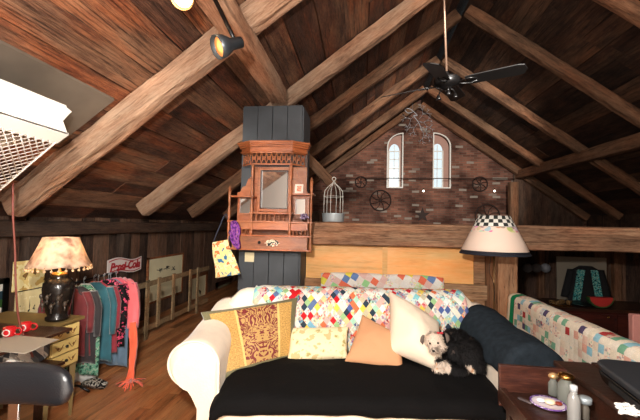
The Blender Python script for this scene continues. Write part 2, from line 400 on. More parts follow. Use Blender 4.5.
# ------------------------------------------------------------ setting
RX, RZ, ML, MR = 1.608, 5.285, .745, .726       # ridge and the two slopes (rafter centre lines)
YS = [2.75, 4.55, 6.0, 7.62, 9.26]
lu = Vector((-1, 0, -ML)).normalized(); ln = Vector((-ML, 0, 1)).normalized()
ru = Vector((1, 0, -MR)).normalized(); rn = Vector((MR, 0, 1)).normalized()
GY = 10.8; BY = -1.5; LX = -3.5; RXW = 6.3
def struct_planks(name, mat, *a, **k): return struct(planks(MB(), *a, **k).build(name, mat, fix=True))
struct_planks('floor', W_FLOOR, (LX-.1, BY, 0), (0, 1, 0), (1, 0, 0), (0, 0, -1), 0, 0, GY-BY, RXW-LX+.2, .09, .11, 1.6, th=.03, gap=.0015, jit=.0004)
dk = .115
O = Vector((RX, BY, RZ)) + ln*dk
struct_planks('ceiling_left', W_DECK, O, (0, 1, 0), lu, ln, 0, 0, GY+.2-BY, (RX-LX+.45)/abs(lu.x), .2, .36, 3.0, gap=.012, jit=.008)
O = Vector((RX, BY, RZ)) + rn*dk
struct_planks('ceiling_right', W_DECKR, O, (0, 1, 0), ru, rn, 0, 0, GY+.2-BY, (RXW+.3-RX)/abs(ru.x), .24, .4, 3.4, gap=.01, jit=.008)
for nm_, u_, n__, w__ in (('ceiling_left_backing', lu, ln, (RX-LX+.5)/abs(lu.x)), ('ceiling_right_backing', ru, rn, (RXW+.35-RX)/abs(ru.x))):  # dark backing added to stop sky light leaking through the board gaps
    o_ = Vector((RX, BY-.1, RZ))+n__*(dk+.05); mb_ = MB(); i_ = mb_.add([o_, o_+u_*w__, o_+u_*w__+Vector((0, GY+.4-BY, 0)), o_+Vector((0, GY+.4-BY, 0))]+[p_+n__*.03 for p_ in (o_, o_+u_*w__, o_+u_*w__+Vector((0, GY+.4-BY, 0)), o_+Vector((0, GY+.4-BY, 0)))])
    for q_ in ((0, 1, 2, 3), (7, 6, 5, 4), (0, 4, 5, 1), (1, 5, 6, 2), (2, 6, 7, 3), (3, 7, 4, 0)): mb_.face([i_+k_ for k_ in q_])
    struct(mb_.build(nm_, plain('leak_stop_black', (.012, .01, .009), .9)))
struct(MB().bb((RX-.25, BY, RZ+.18), (RX+.25, GY+.3, RZ+.24)).build('trim_ridge', W_DECKR))
struct_planks('wall_left', W_WALL, (LX, BY, 0), (0, 0, 1), (0, 1, 0), (-1, 0, 0), 0, 0, 1.9, GY-BY, .17, .3, 3, gap=.006, jit=.006)
struct(MB().bb((LX-.06, BY-.2, -.05), (LX-.035, GY+.3, 2.1)).build('wall_left_backing', W_WALL))
struct(MB().bb((LX-.3, BY-.1, -.1), (RXW+.3, BY-.02, 5.6)).build('wall_back', plain('grey_plaster', srgb(170, 160, 150), .9, var=.15, bscale=3)))
struct(MB().bb((RXW, BY-.1, -.1), (RXW+.08, GY+.3, 2.1)).build('wall_right', W_WALL))
# brick gable with two half-arched window openings
def arch(x0, x1, z0, zs, zt, side, n=14):
    """half arch: straight jamb on one side, quarter ellipse from the other"""
    w = x1-x0; h = zt-zs
    if side == 'L': p = [(x0, z0), (x1, z0), (x1, zt)] + [(x1-w*sin(a), zs+h*cos(a)) for a in [pi/2*i/n for i in range(1, n+1)]]
    else: p = [(x1, z0), (x0, z0), (x0, zt)] + [(x0+w*sin(a), zs+h*cos(a)) for a in [pi/2*i/n for i in range(1, n+1)]]
    return p
wl = (atY(386.5, 188, GY), atY(403.5, 133, GY)); wr = (atY(432.5, 188, GY), atY(450.5, 188, GY))
WIN = [(wl[0].x, wl[1].x, wl[0].z, wl[1].z-.42, wl[1].z, 'L'), (wr[0].x, wr[1].x, wl[0].z, wl[1].z-.42, wl[1].z, 'R')]
def brick():
    m, nt, b = newmat('old_brick'); b.inputs['Roughness'].default_value = .9; b.inputs['Specular IOR Level'].default_value = .15
    tc = N(nt, 'ShaderNodeTexCoord')
    nz = N(nt, 'ShaderNodeTexNoise'); nz.inputs['Scale'].default_value = 3; nt.links.new(tc.outputs['Object'], nz.inputs['Vector'])
    mv = N(nt, 'ShaderNodeMixRGB', blend_type='ADD'); mv.inputs[0].default_value = .03
    nt.links.new(tc.outputs['Object'], mv.inputs[1]); nt.links.new(nz.outputs['Color'], mv.inputs[2])
    bt = N(nt, 'ShaderNodeTexBrick'); bt.inputs['Scale'].default_value = 1; bt.inputs['Brick Width'].default_value = .21; bt.inputs['Row Height'].default_value = .068
    bt.inputs['Mortar Size'].default_value = .007; bt.inputs['Mortar Smooth'].default_value = .3; bt.inputs['Bias'].default_value = -.1
    bt.inputs['Color1'].default_value = c4(srgb(128, 88, 74)); bt.inputs['Color2'].default_value = c4(srgb(80, 52, 44)); bt.inputs['Mortar'].default_value = c4(srgb(112, 96, 84))
    nt.links.new(mv.outputs[0], bt.inputs['Vector'])
    n2 = N(nt, 'ShaderNodeTexNoise'); n2.inputs['Scale'].default_value = 1.6; n2.inputs['Detail'].default_value = 6; nt.links.new(tc.outputs['Object'], n2.inputs['Vector'])
    r = ramp(nt, [(.34, (.4, .36, .35)), (.5, (1.0, 1.0, 1.0)), (.66, (1.5, 1.4, 1.3))]); nt.links.new(n2.outputs[0], r.inputs[0])
    mx = N(nt, 'ShaderNodeMixRGB', blend_type='MULTIPLY'); mx.inputs[0].default_value = 1
    nt.links.new(bt.outputs[0], mx.inputs[1]); nt.links.new(r.outputs[0], mx.inputs[2])
    # pale bricks
    b2 = N(nt, 'ShaderNodeTexBrick'); 
    for k in ('Scale', 'Brick Width', 'Row Height'): b2.inputs[k].default_value = bt.inputs[k].default_value
    b2.inputs['Mortar Size'].default_value = .0; b2.inputs['Color1'].default_value = (0, 0, 0, 1); b2.inputs['Color2'].default_value = (1, 1, 1, 1); b2.inputs['Bias'].default_value = 0
    nt.links.new(mv.outputs[0], b2.inputs['Vector'])
    pr = ramp(nt, [(.93, (0, 0, 0)), (.95, (.6, .6, .6))]); nt.links.new(b2.outputs[0], pr.inputs[0])
    m3 = N(nt, 'ShaderNodeMixRGB'); nt.links.new(pr.outputs[0], m3.inputs[0]); nt.links.new(mx.outputs[0], m3.inputs[1]); m3.inputs[2].default_value = c4(srgb(178, 166, 152))
    nt.links.new(m3.outputs[0], b.inputs['Base Color'])
    bp = N(nt, 'ShaderNodeBump'); bp.inputs['Strength'].default_value = .8; bp.inputs['Distance'].default_value = .02
    h = mathn(nt, 'SUBTRACT', mathn(nt, 'MULTIPLY', nz.outputs[0], .3), bt.outputs['Fac']); nt.links.new(h, bp.inputs['Height']); nt.links.new(bp.outputs[0], b.inputs['Normal'])
    return m
BRICK = brick()
gmx = Matrix.Translation((0, GY+.15, 0)) @ Matrix.Rotation(pi/2, 4, 'X')
out = [(-3.3, 0), (6.4, 0), (6.4, 1.9), (RX, RZ+.3), (-3.3, 1.75)]
struct(flat('wall_gable', [out]+[arch(*a) for a in WIN], .3, BRICK, mw=gmx))
for k, a in enumerate(WIN):
    x0, x1, z0, zs, zt, sd = a
    o = arch(*a); i_ = arch(x0+.035, x1-.035, z0+.035, zs, zt-.035, sd)
    wm = Matrix.Translation((0, GY-.01, 0)) @ Matrix.Rotation(pi/2, 4, 'X')
    wf = struct(flat('window_%d' % (k+1), [o, i_], .05, WHITE, mw=wm))
    cx = (x0+x1)/2; hw = (x1-x0)/2
    cxx = x0+.24 if sd == 'L' else x0+.18
    ow = .16
    # inner round-headed sash deep in the reveal
    def rh(cx, hw, z0, zs, n=12): return [(cx-hw, z0), (cx+hw, z0)] + [(cx+hw*cos(a), zs+hw*1.5*sin(a)) for a in [pi*i/n for i in range(n+1)]]
    sash = struct(flat('window_sash', [arch(x0-.03, x1+.03, z0-.03, zs, zt+.03, sd), rh(cxx, ow, z0+.05, zs-.1)], .03, BRICK if 0 else plain('reveal_plaster', srgb(178, 140, 126), .8), mw=Matrix.Translation((0, GY+.25, 0)) @ Matrix.Rotation(pi/2, 4, 'X')))
    mb = MB()
    for q in range(1, 4): z = z0+.05+(zs-z0-.1)*q/4; mb.bb((cxx-ow, GY+.24, z-.012), (cxx+ow, GY+.265, z+.012))
    mb.bb((cxx-.01, GY+.24, z0+.05), (cxx+.01, GY+.265, zs+.1)); mb.bb((cxx-ow, GY+.235, zs-.11), (cxx+ow, GY+.27, zs-.08))
    for s_ in (-1, 1): mb.bb((cxx+s_*ow-.018, GY+.22, z0+.05), (cxx+s_*ow+.018, GY+.27, zs-.08))
    struct(mb.build('window_muntins', WHITE))
    struct(MB().bb((cxx-ow, GY+.28, z0), (cxx+ow, GY+.284, zt)).build('window_pane', thin_glass('window_glass')))
# loft deck, partitions
struct_planks('floor_loft', W_WALL, (-.62, 4.36, 1.47), (0, 1, 0), (1, 0, 0), (0, 0, -1), 0, 0, GY-4.36, 6.9, .2, .3, 3, gap=.003, jit=.001)
struct_planks('wall_aisle', W_WALL, (-.66, 4.45, 0), (0, 0, 1), (0, 1, 0), (1, 0, 0), 0, 0, 1.45, GY-4.5, .18, .26, 3)
struct_planks('wall_under_loft', W_WALL, (1.5, 6.5, 0), (0, 0, 1), (1, 0, 0), (0, 1, 0), 0, 0, 1.44, 4.7, .18, .28, 3)
struct_planks('wall_aisle_end', W_WALL, (LX, GY-.35, 0), (0, 0, 1), (1, 0, 0), (0, 1, 0), 0, 0, 2.0, 2.6, .18, .28, 3)
# boarded gable wing to the right of the brick
gbm = Matrix(((0, 1, 0, 0), (0, 0, 1, GY-.05), (1, 0, 0, 0), (0, 0, 0, 1)))
dz5 = lambda x: RZ-MR*(x-RX)+.1
struct(flat('wall_gable_boards', [[(1.5, 4.32), (dz5(4.32), 4.32), (dz5(6.2), 6.2), (1.5, 6.2)]], .03, wood('gable_board_wood', srgb(42, 29, 23), srgb(84, 62, 49), srgb(118, 90, 72)), mw=gbm))

# ------------------------------------------------------------ frame timbers
words = ['nearest the camera', 'second from the camera', 'third from the camera', 'fourth from the camera', 'farthest before the brick gable']
for k, y in enumerate(YS):
    yy = y+.09
    a = Vector((RX-.06, yy, RZ-.045)); b = Vector((-3.13, yy, RZ-ML*(RX+3.13)))
    if k == 0: b = Vector((-3.2, yy, RZ-ML*(RX+3.2)))
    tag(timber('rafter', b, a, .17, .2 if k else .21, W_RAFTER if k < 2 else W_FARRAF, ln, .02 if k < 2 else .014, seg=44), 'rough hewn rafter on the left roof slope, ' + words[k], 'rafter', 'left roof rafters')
    yy += (0, -.22, -.14, 0, 0)[k]
    b = Vector((RXW-.1, yy, RZ-MR*(RXW-.1-RX)))
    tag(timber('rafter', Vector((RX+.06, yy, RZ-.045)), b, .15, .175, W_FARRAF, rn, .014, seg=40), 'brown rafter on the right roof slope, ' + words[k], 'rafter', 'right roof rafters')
yy = GY-.2
tag(timber('rafter', (-3.1, yy, RZ-ML*(RX+3.1)+.0), (RX-.05, yy, RZ-.04), .16, .2, W_FARRAF, ln), 'dark end rafter against the brick gable, left slope', 'rafter')
tag(timber('rafter', (RX+.05, yy, RZ-.04), (RXW-.1, yy, RZ-MR*(RXW-.1-RX)), .16, .2, W_FARRAF, rn), 'dark end rafter against the brick gable, right slope', 'rafter')
# purlin from the pillar towards the camera
p1 = atY(277, 93, 3.95); p0 = atY(217, 0, 2.2); d = (p0-p1).normalized()
tag(timber('purlin', p1+Vector((0, .1, -.0)), p1+d*5.2, .18, .18, W_RAFTER, (0, 0, 1), .012, 30), 'squared timber running from the pillar head towards the camera under the left roof', 'beam')
# right purlin
pa = atX(515, 176, 4.45); pb = atX(640, 141, 4.45)
dd = (pb-pa).normalized()
tag(timber('purlin', pa+dd*max(.05, (pa.y-GY+.1)), pa+dd*7, .2, .24, W_FARRAF, (0, 0, 1), .01, 30), 'long purlin under the right roof slope running from the gable post', 'beam')
q = atY(513, 180, GY-.55)
tag(timber('post', (q.x, q.y, 1.48), (q.x, q.y, 2.9), .22, .22, W_FARRAF, (0, 1, 0), .008, 12), 'short upright post at the right edge of the brick wall', 'post')
tag(timber('wall_plate', (LX+.09, BY, 1.5), (LX+.09, GY-.4, 1.5), .16, .16, wood('dark_plate_wood', srgb(36, 25, 19), srgb(72, 53, 42), srgb(98, 76, 60)), (0, 0, 1), .01, 40), 'long dark wall plate along the top of the left wall', 'beam')
# tie beam
A_ = atY(300, 233, 4.05); B_ = atY(640, 240.5, 4.05); e = (B_-A_).normalized()
TB0 = Vector((A_.x-.1, 4.2, A_.z)); 
tag(timber('tie_beam', TB0, Vector((RXW-.05, 4.2, TB0.z+(B_.z-A_.z)/(B_.x-A_.x)*(RXW-.05-TB0.x))), .3, .27, W_BEAM, (0, 0, 1), .007, 60), 'thick horizontal tie beam crossing the room above the sofa', 'beam')
TBZ = TB0.z; tb_top = TBZ+.135; tb_bot = TBZ-.135
pr_ = atY(504, 280, 4.1)
tag(timber('post', (pr_.x, 4.2, .0), (pr_.x, 4.2, tb_bot+.005), .27, .29, W_POST, (0, 1, 0), .006, 20), 'squared brown post under the tie beam beside the lampshade', 'post')
# brace right of the pillar
tag(timber('brace', atY(296, 146, 5.2), atY(334, 186, 5.2), .12, .15, W_FARRAF, (0, 0, 1), .006, 12), 'short diagonal brace just right of the pillar above the tie beam', 'brace')
for (px, w_) in ((118, .16), (24, .16)):
    g = atX(px, 260, LX)
    tag(timber('wall_stud', (LX+.07, g.y, 0), (LX+.07, g.y, 1.42), w_, .12, W_FARRAF if 0 else wood('dark_stud_wood', srgb(36, 26, 20), srgb(66, 50, 40), srgb(92, 72, 58)), (1, 0, 0), .006, 12),
        'dark upright stud on the left wall ' + ('beside the red lettered sign' if px > 100 else 'between the posters and the green framed picture'), 'stud')
# pillar of slate painted boards
pl = atY(240, 220, 3.9).x; prx = atY(300.5, 200, 3.9).x
pil = thing('pillar', 'slate grey boarded pillar rising from behind the sofa to the roof', 'pillar', ((pl+prx)/2, 4.15, 0))
hw = (prx-pl)/2; nb = 4; bw = 2*hw/nb
for i in range(nb):
    mb = MB(); x = -hw+bw*(i+.5)
    zt = 2.97
    mb.box((x, -.235+random.uniform(-.002, .002), zt/2), (bw-.006, .025, zt)); mb.build('board', PILLAR, pil, bevel=.002)
mb = MB(); 
for s_ in (-1, 1): 
    zt = 2.96; mb.bb((s_*hw-.012, -.22, 0), (s_*hw+.012, .25, zt))
mb.bb((-hw, .22, 0), (hw, .25, 2.96)); mb.bb((-hw, -.22, 2.94), (hw, .22, 2.965)); mb.build('side_panel', PILLAR, pil)
# ------------------------------------------------------------ plywood partition under the tie beam
x0 = prx+.02; x1 = pr_.x-.14; pc = (x0+x1)/2
par = thing('partition_panel', 'orange plywood panel under the tie beam behind the sofa', 'panel', (pc, 4.28, 0))
xm = atY(385, 265, 4.25).x
for a, b in ((x0, xm-.02), (xm+.02, x1)): MB().bb((a-pc, 0, .1), (b-pc, .02, tb_bot)).build('sheet', W_PLY, par)
MB().bb((xm-pc-.03, -.012, .1), (xm-pc+.03, .0, tb_bot)).build('batten', W_PLY, par)
zr = atY(400, 291, 4.1).z
ra = thing('cross_rail', 'old grey brown board fixed across the plywood behind the sofa', 'rail', (pc, 4.2, zr))
MB().box((0, .03, 0), (x1-x0, .06, .17)).build('rail_board', W_OLD, ra, bevel=.004)
MB().bb((x1-pc-.13, .055, .12-zr), (x1-pc-.01, .07, tb_bot-zr)).build('upright_board', W_OLD, ra)

# ------------------------------------------------------------ SOFA (local: x right, y back, z up, origin front centre)
SX, SY, SR = .03, 2.22, R(7)
sofa = thing('sofa', 'large cream slipcovered sofa with rolled arms under the tie beam', 'sofa', (SX, SY, 0), SR)
smw = Matrix.Translation((SX, SY, 0)) @ Matrix.Rotation(SR, 4, 'Z')
def arm_prof(side, y, grow=0., n=20):
    """outline of a rolled arm in local x,z at depth y"""
    rise = .1*max(0, min(1, (y-.3)/.7))**1.3
    cx, cz, r = 1.1, .68+rise, .15+grow
    pts = [(.93-grow, .06), (.93-grow, .4), (.935-grow, cz-.03)]
    for i in range(n+1):
        a = pi*.98 - (pi*1.4)*i/n; pts.append((cx+r*1.1*cos(a), cz+r*sin(a)))
    pts += [(1.1+grow, cz-.2), (1.06+grow, .4), (1.06+grow, .06)]
    return [(side*x, z) for x, z in pts]
for sd in (-1, 1):
    secs = []
    ys = [.085, .1, .12, .16, .2]+[.2+.85*i/12 for i in range(1, 13)]
    for i, y in enumerate(ys):
        k = [.8, .93, .98, 1, 1][i] if i < 5 else 1
        p = arm_prof(sd, y); cx = sd*1.05; cz = .5
        secs.append([Vector((cx+(x-cx)*k, y, cz+(z-cz)*k+ .012*fbm((x*3, y*3, z*3)))) for x, z in p])
    mb = MB(); mb.loft(secs); mb.build('arm', CREAM, sofa)
    # piping round the arm front
    p = arm_prof(sd, 0); mb = MB(); mb.tube([(sd*1.05+(x-sd*1.05)*.99, .108, 0.5+(z-.5)*.99) for x, z in p], .009, 6); mb.build('piping', CREAM, sofa)
def softbox(mb, x0, x1, y0, y1, z0, z1, r=.06, puff=.03, n=16, nzs=1., amp=.01):
    cx, cy, cz = (x0+x1)/2, (y0+y1)/2, (z0+z1)/2; hx, hy, hz = (x1-x0)/2, (y1-y0)/2, (z1-z0)/2
    bm = bmesh.new(); bmesh.ops.create_cube(bm, size=2); bmesh.ops.subdivide_edges(bm, edges=bm.edges, cuts=n, use_grid_fill=True)
    b = len(mb.v)
    for i, v in enumerate(bm.verts):
        p = v.co.copy(); q = Vector((p.x*hx, p.y*hy, p.z*hz)); inner = Vector((max(-hx+r, min(hx-r, q.x)), max(-hy+r, min(hy-r, q.y)), max(-hz+r, min(hz-r, q.z))))
        d = q-inner
        if d.length > 1e-6: q = inner+d.normalized()*r
        fl = (1-p.x**4)*(1-p.y**4)
        q.z += puff*fl*p.z; q += Vector((1, 1, 1))*0
        nn = fbm((q.x*4*nzs+x0, q.y*4*nzs, q.z*4*nzs)); q.z += amp*nn; q.y += amp*nn*.5
        mb.v.append(Vector((cx, cy, cz))+q); v.index = i
    bm.verts.index_update()
    for f in bm.faces: mb.face([b+v.index for v in f.verts], None, True)
    bm.free(); return mb
softbox(MB(), -.96, .96, .0, 1.0, .05, .3, .03, 0).build('base', CREAM, sofa)
softbox(MB(), -.925, .925, -.0, .8, .28, .47, .07, .03).build('seat_cushion', CREAM, sofa)
def back_prof(x, grow=0.):
    e = max(0, (abs(x)-.95)/.2); dz = -.16*e*e
    P = [(.8, .25), (.79, .45), (.8, .7), (.84, .86)]
    cy, cz, r = .97, .87, .15+grow
    pts = [(y-grow, z+(dz if z > .5 else 0)) for y, z in P[:3]]
    for i in range(13):
        a = pi*.93-(pi*1.15)*i/12; pts.append((cy+r*cos(a), cz+dz+r*sin(a)))
    pts += [(1.06+grow, .7), (1.06+grow, .1)]
    return pts
secs = []
for i in range(37):
    x = -1.13+2.26*i/36; k = 1 if 2 < i < 34 else [.9, .96, .99][min(i, 36-i)]
    secs.append([Vector((x, .95+(y-.95)*k+.01*fbm((x*4, y*4, z*4)), .5+(z-.5)*k+.012*fbm((x*3, z*3, 5)))) for y, z in back_prof(x)])
MB().loft(secs).build('backrest', CREAM, sofa)

# black throw over the seat
def throw_fn(u, v):
    x = -.945+1.89*u; L = v*1.13
    if L < .13: y, z = -.015-.012*sin(L*20), .43+L*.35
    elif L < .27: a = (L-.13)/.14*pi/2; y, z = .06-.085*cos(a), .485+.05*sin(a)-.02
    else: y, z = .06+(L-.27)*.9, .515+.03*sin(pi*min(1, (L-.27)/.8))
    z += .02*(1-(2*u-1)**4)
    z += .012*fbm((x*3, y*4, 1))+.006*sin(x*38+3*fbm((x*2, y*3, 8)))*fbm((x*1.2, y*1.5, 4)); y += -.006*sin(x*23)*(v < .2)
    if abs(2*u-1) > .93: z -= .05*((abs(2*u-1)-.93)/.07)
    return (x, y, z)
tag(MB().sheet(throw_fn, 70, 44).build('throw_blanket', BLACKCLOTH, solid=.012, mw=smw), 'black throw blanket spread over the sofa seat', 'blanket')
# dark blue blanket over the right arm
NA = 30
def blue_fn(u, v):
    y = .075+.77*max(0, v-.08)/.92; p = arm_prof(1, y, .022, 20)[2:-1]
    if v < .08: q_ = .25+.75*v/.08; p = [(1.05+(x-1.05)*q_, .62+(z-.62)*q_) for x, z in p]
    t = u*(len(p)-1); i = min(int(t), len(p)-2); f = t-i
    x = p[i][0]*(1-f)+p[i+1][0]*f; z = p[i][1]*(1-f)+p[i+1][1]*f
    z = max(z, .12); k = .012*fbm((x*5, y*5, z*5)); return (x+k, y+.01*fbm((z*4, x*4, 3)), z+k+.004)
tag(MB().sheet(blue_fn, 50, 30).build('arm_blanket', BLUECLOTH, solid=.018, mw=smw), 'dark blue blanket folded over the right sofa arm', 'blanket')
# multicolour diamond quilt over the sofa back
PAL = [srgb(*c) for c in ((206, 34, 40), (236, 232, 214), (240, 214, 90), (206, 44, 54), (238, 232, 200), (160, 196, 140), (236, 236, 226), (130, 186, 210), (236, 232, 214), (100, 120, 160), (140, 208, 214), (228, 236, 232), (84, 104, 160), (236, 232, 220), (170, 216, 190), (232, 206, 150), (226, 120, 80), (240, 232, 220), (232, 180, 170), (236, 236, 226), (50, 66, 80), (200, 190, 160))]
QU = patch('diamond_patchwork', .039, R(45), PAL, 4.0, .5, prints=.4)
def quilt_fn(u, v):
    x = -.86+1.83*u; P = back_prof(x, .018); P = P[1:]
    Ls = [math.dist(P[k], P[k+1]) for k in range(len(P)-3)]; t = v*sum(Ls); i = 0
    while i < len(Ls)-1 and t > Ls[i]: t -= Ls[i]; i += 1
    f = t/Ls[i]
    y = P[i][0]*(1-f)+P[i+1][0]*f; z = P[i][1]*(1-f)+P[i+1][1]*f
    return (x, y-.004+.006*fbm((x*6, z*6, 0)), z+.008*fbm((x*5, z*3, 4)))
tag(MB().sheet(quilt_fn, 70, 30, 1.83, .84).build('patchwork_quilt', QU, solid=.012, mw=smw), 'bright diamond patchwork quilt draped over the sofa back', 'quilt')
# second quilt folded over the cross rail
QU2 = patch('rail_patchwork', .075, R(30), [srgb(*c) for c in ((236, 226, 214), (232, 204, 196), (240, 226, 90), (228, 222, 214), (240, 236, 228), (230, 190, 180), (160, 216, 150), (110, 140, 190), (236, 232, 226), (236, 120, 90))])
qa = atY(321, 280, 4.15).x; qb = atY(444, 285, 4.15).x; qz = atY(380, 278, 4.15).z
def q2(u, v):
    x = qa+(qb-qa)*u; a = v*.42
    if a < .16: y, z = 4.165, qz-.16+a
    elif a < .26: t = (a-.16)/.1*pi; y, z = 4.205-.045*cos(t), qz+.028*sin(t)
    else: y, z = 4.262, qz-(a-.26)
    e = .02*(1-min(1, 8*min(u, 1-u)))
    return (x, y+.006*fbm((x*7, z*7, 0)), z-e+.007*fbm((x*6, z*2, 3)))
tag(MB().sheet(q2, 40, 20, qb-qa, .42).build('folded_quilt', QU2, solid=.014), 'pastel patchwork quilt folded over the board behind the sofa', 'quilt')

# ------------------------------------------------------------ pillows
def pillow(name, c, th, mat, label, n=20, sag=.0, bulge=1, crease=.006):
    """c: four corner points (bottom-left, bottom-right, top-right, top-left)"""
    c = [Vector(p) for p in c]; o = sum(c, Vector())/4
    X = ((c[1]-c[0])+(c[2]-c[3])).normalized(); Yv = ((c[3]-c[0])+(c[2]-c[1])); Yv = (Yv-X*Yv.dot(X)).normalized(); Z = X.cross(Yv)
    m = Matrix((X, Yv, Z)).transposed().to_4x4(); m.translation = o; mi = m.inverted(); l = [mi @ p for p in c]
    mb = MB(); sd = random.random()*50
    W = (l[1]-l[0]).length; H = (l[3]-l[0]).length
    for side in (1, -1):
        def fn(u, v):
            p = l[0]*(1-u)*(1-v)+l[1]*u*(1-v)+l[2]*u*v+l[3]*(1-u)*v
            a, b = 2*u-1, 2*v-1
            k = ((1-a*a)*(1-b*b))**.55
            pinch = .055
            cen = (l[0]+l[1]+l[2]+l[3])/4; d = p-cen
            p = cen+Vector((d.x*(1-pinch*(1-b*b)*abs(a)**3), d.y*(1-pinch*(1-a*a)*abs(b)**3), d.z))
            hh = th/2*k*(1+.25*fbm((p.x*5+sd, p.y*5, side)))+crease*fbm((p.x*14+sd, p.y*14, side*3))*k
            return (p.x, p.y, p.z*1.0+side*(hh+.003))
        if side == 1: mb.sheet(fn, n, n)
        else: mb.sheet(lambda u, v: fn(1-u, v), n, n)
    # side==-1 is mirrored in u; weld
    me_o = mb.build(name, mat, mw=m, fix=False)
    bm = bmesh.new(); bm.from_mesh(me_o.data); bmesh.ops.remove_doubles(bm, verts=bm.verts, dist=.008); bmesh.ops.recalc_face_normals(bm, faces=bm.faces); bm.to_mesh(me_o.data); bm.free()
    md = me_o.modifiers.new('sub', 'SUBSURF'); md.levels = 1; md.render_levels = 1
    tag(me_o, label, 'pillow'); return me_o
def brocade():
    m, nt, b = newmat('brocade'); b.inputs['Roughness'].default_value = .6; b.inputs['Sheen Weight'].default_value = .3
    tc = N(nt, 'ShaderNodeTexCoord'); sp = N(nt, 'ShaderNodeSeparateXYZ'); nt.links.new(tc.outputs['UV'], sp.inputs[0])
    u, v = sp.outputs[0], sp.outputs[1]
    au = mathn(nt, 'ABSOLUTE', mathn(nt, 'SUBTRACT', u, .56))
    cb = N(nt, 'ShaderNodeCombineXYZ'); nt.links.new(mathn(nt, 'MULTIPLY', au, 8), cb.inputs[0])
    nt.links.new(mathn(nt, 'MULTIPLY', v, 6), cb.inputs[1])
    n = N(nt, 'ShaderNodeTexNoise'); n.inputs['Scale'].default_value = 1.15; n.inputs['Detail'].default_value = 1.5; n.inputs['Distortion'].default_value = 1.6; nt.links.new(cb.outputs[0], n.inputs['Vector'])
    wv = mathn(nt, 'ABSOLUTE', mathn(nt, 'SINE', mathn(nt, 'MULTIPLY', n.outputs[0], 17)))
    red = ramp(nt, [(.0, srgb(116, 24, 26)), (.7, srgb(186, 146, 84))], 'CONSTANT'); nt.links.new(wv, red.inputs[0])
    gn = N(nt, 'ShaderNodeTexNoise'); gn.inputs['Scale'].default_value = 60; nt.links.new(tc.outputs['UV'], gn.inputs['Vector'])
    gold = ramp(nt, [(.35, srgb(164, 122, 56)), (.65, srgb(208, 164, 88))]); nt.links.new(gn.outputs[0], gold.inputs[0])
    isred = mathn(nt, 'MULTIPLY', mathn(nt, 'GREATER_THAN', u, .33), mathn(nt, 'LESS_THAN', u, .76))
    m1 = N(nt, 'ShaderNodeMixRGB'); nt.links.new(isred, m1.inputs[0]); nt.links.new(gold.outputs[0], m1.inputs[1]); nt.links.new(red.outputs[0], m1.inputs[2])
    braid = mathn(nt, 'LESS_THAN', mathn(nt, 'ABSOLUTE', mathn(nt, 'SUBTRACT', mathn(nt, 'ABSOLUTE', mathn(nt, 'SUBTRACT', u, .545)), .215)), .012)
    m2 = N(nt, 'ShaderNodeMixRGB'); nt.links.new(braid, m2.inputs[0]); nt.links.new(m1.outputs[0], m2.inputs[1]); m2.inputs[2].default_value = c4(srgb(216, 186, 110))
    eu = mathn(nt, 'MINIMUM', u, mathn(nt, 'SUBTRACT', 1, u)); ev = mathn(nt, 'MINIMUM', v, mathn(nt, 'SUBTRACT', 1, v))
    edge = mathn(nt, 'LESS_THAN', mathn(nt, 'MINIMUM', eu, ev), .085)
    m3 = N(nt, 'ShaderNodeMixRGB'); nt.links.new(edge, m3.inputs[0]); nt.links.new(m2.outputs[0], m3.inputs[1]); m3.inputs[2].default_value = c4(srgb(104, 98, 66))
    nt.links.new(m3.outputs[0], b.inputs['Base Color'])
    bp = N(nt, 'ShaderNodeBump'); bp.inputs['Strength'].default_value = .4; bp.inputs['Distance'].default_value = .005; nt.links.new(wv, bp.inputs['Height']); nt.links.new(bp.outputs[0], b.inputs['Normal'])
    return m
pillow('brocade_pillow', [atY(219, 383, 2.34), atY(295, 360, 2.76), atY(300, 296, 2.98), atY(198, 311, 2.66)], .12, brocade(), 'large gold and red brocade pillow leaning on the left sofa arm')
FLORAL = print_mat('cream_floral', [(0, srgb(206, 180, 128)), (.42, srgb(238, 220, 178)), (.6, srgb(226, 206, 156)), (.66, srgb(176, 160, 100))], 16, 'noise', use='Object', det=4, bump=.2)
fp = pillow('floral_pillow', [atY(285, 364, 2.66), atY(349, 359, 2.76), atY(350, 326, 2.92), atY(289, 327, 2.84)], .12, FLORAL, 'small cream floral pillow between the brocade and tan pillows')
ts = MB(); bl = fp.matrix_world.inverted() @ atY(290, 359, 2.68)
for k in range(14): a = random.uniform(-.02, .02); ts.tube([bl, bl+Vector((a*.4, -.015, .004)), bl+Vector((a, -.05-random.random()*.01, random.uniform(-.008, .008)))], .0022, 4)
ts.ball(bl, .01); ts.build('tassel', plain('cream_thread', srgb(232, 206, 150), .8), fp)
pillow('tan_pillow', [atY(343, 362, 2.68), atY(405, 374, 2.68), atY(403, 337, 2.83), atY(362, 313, 3.0)], .16, plain('tan_cotton', srgb(204, 150, 108), .85, bump=.2, bscale=80), 'plain tan square pillow propped on one corner in the middle of the sofa')
pillow('white_pillow', [atY(388, 352, 2.72), atY(446, 375, 2.58), atY(440, 322, 2.93), atY(388, 289, 3.08)], .26, plain('off_white_cotton', srgb(236, 216, 192), .85, bump=.2, bscale=60), 'tall off white pillow slumped behind the dog')

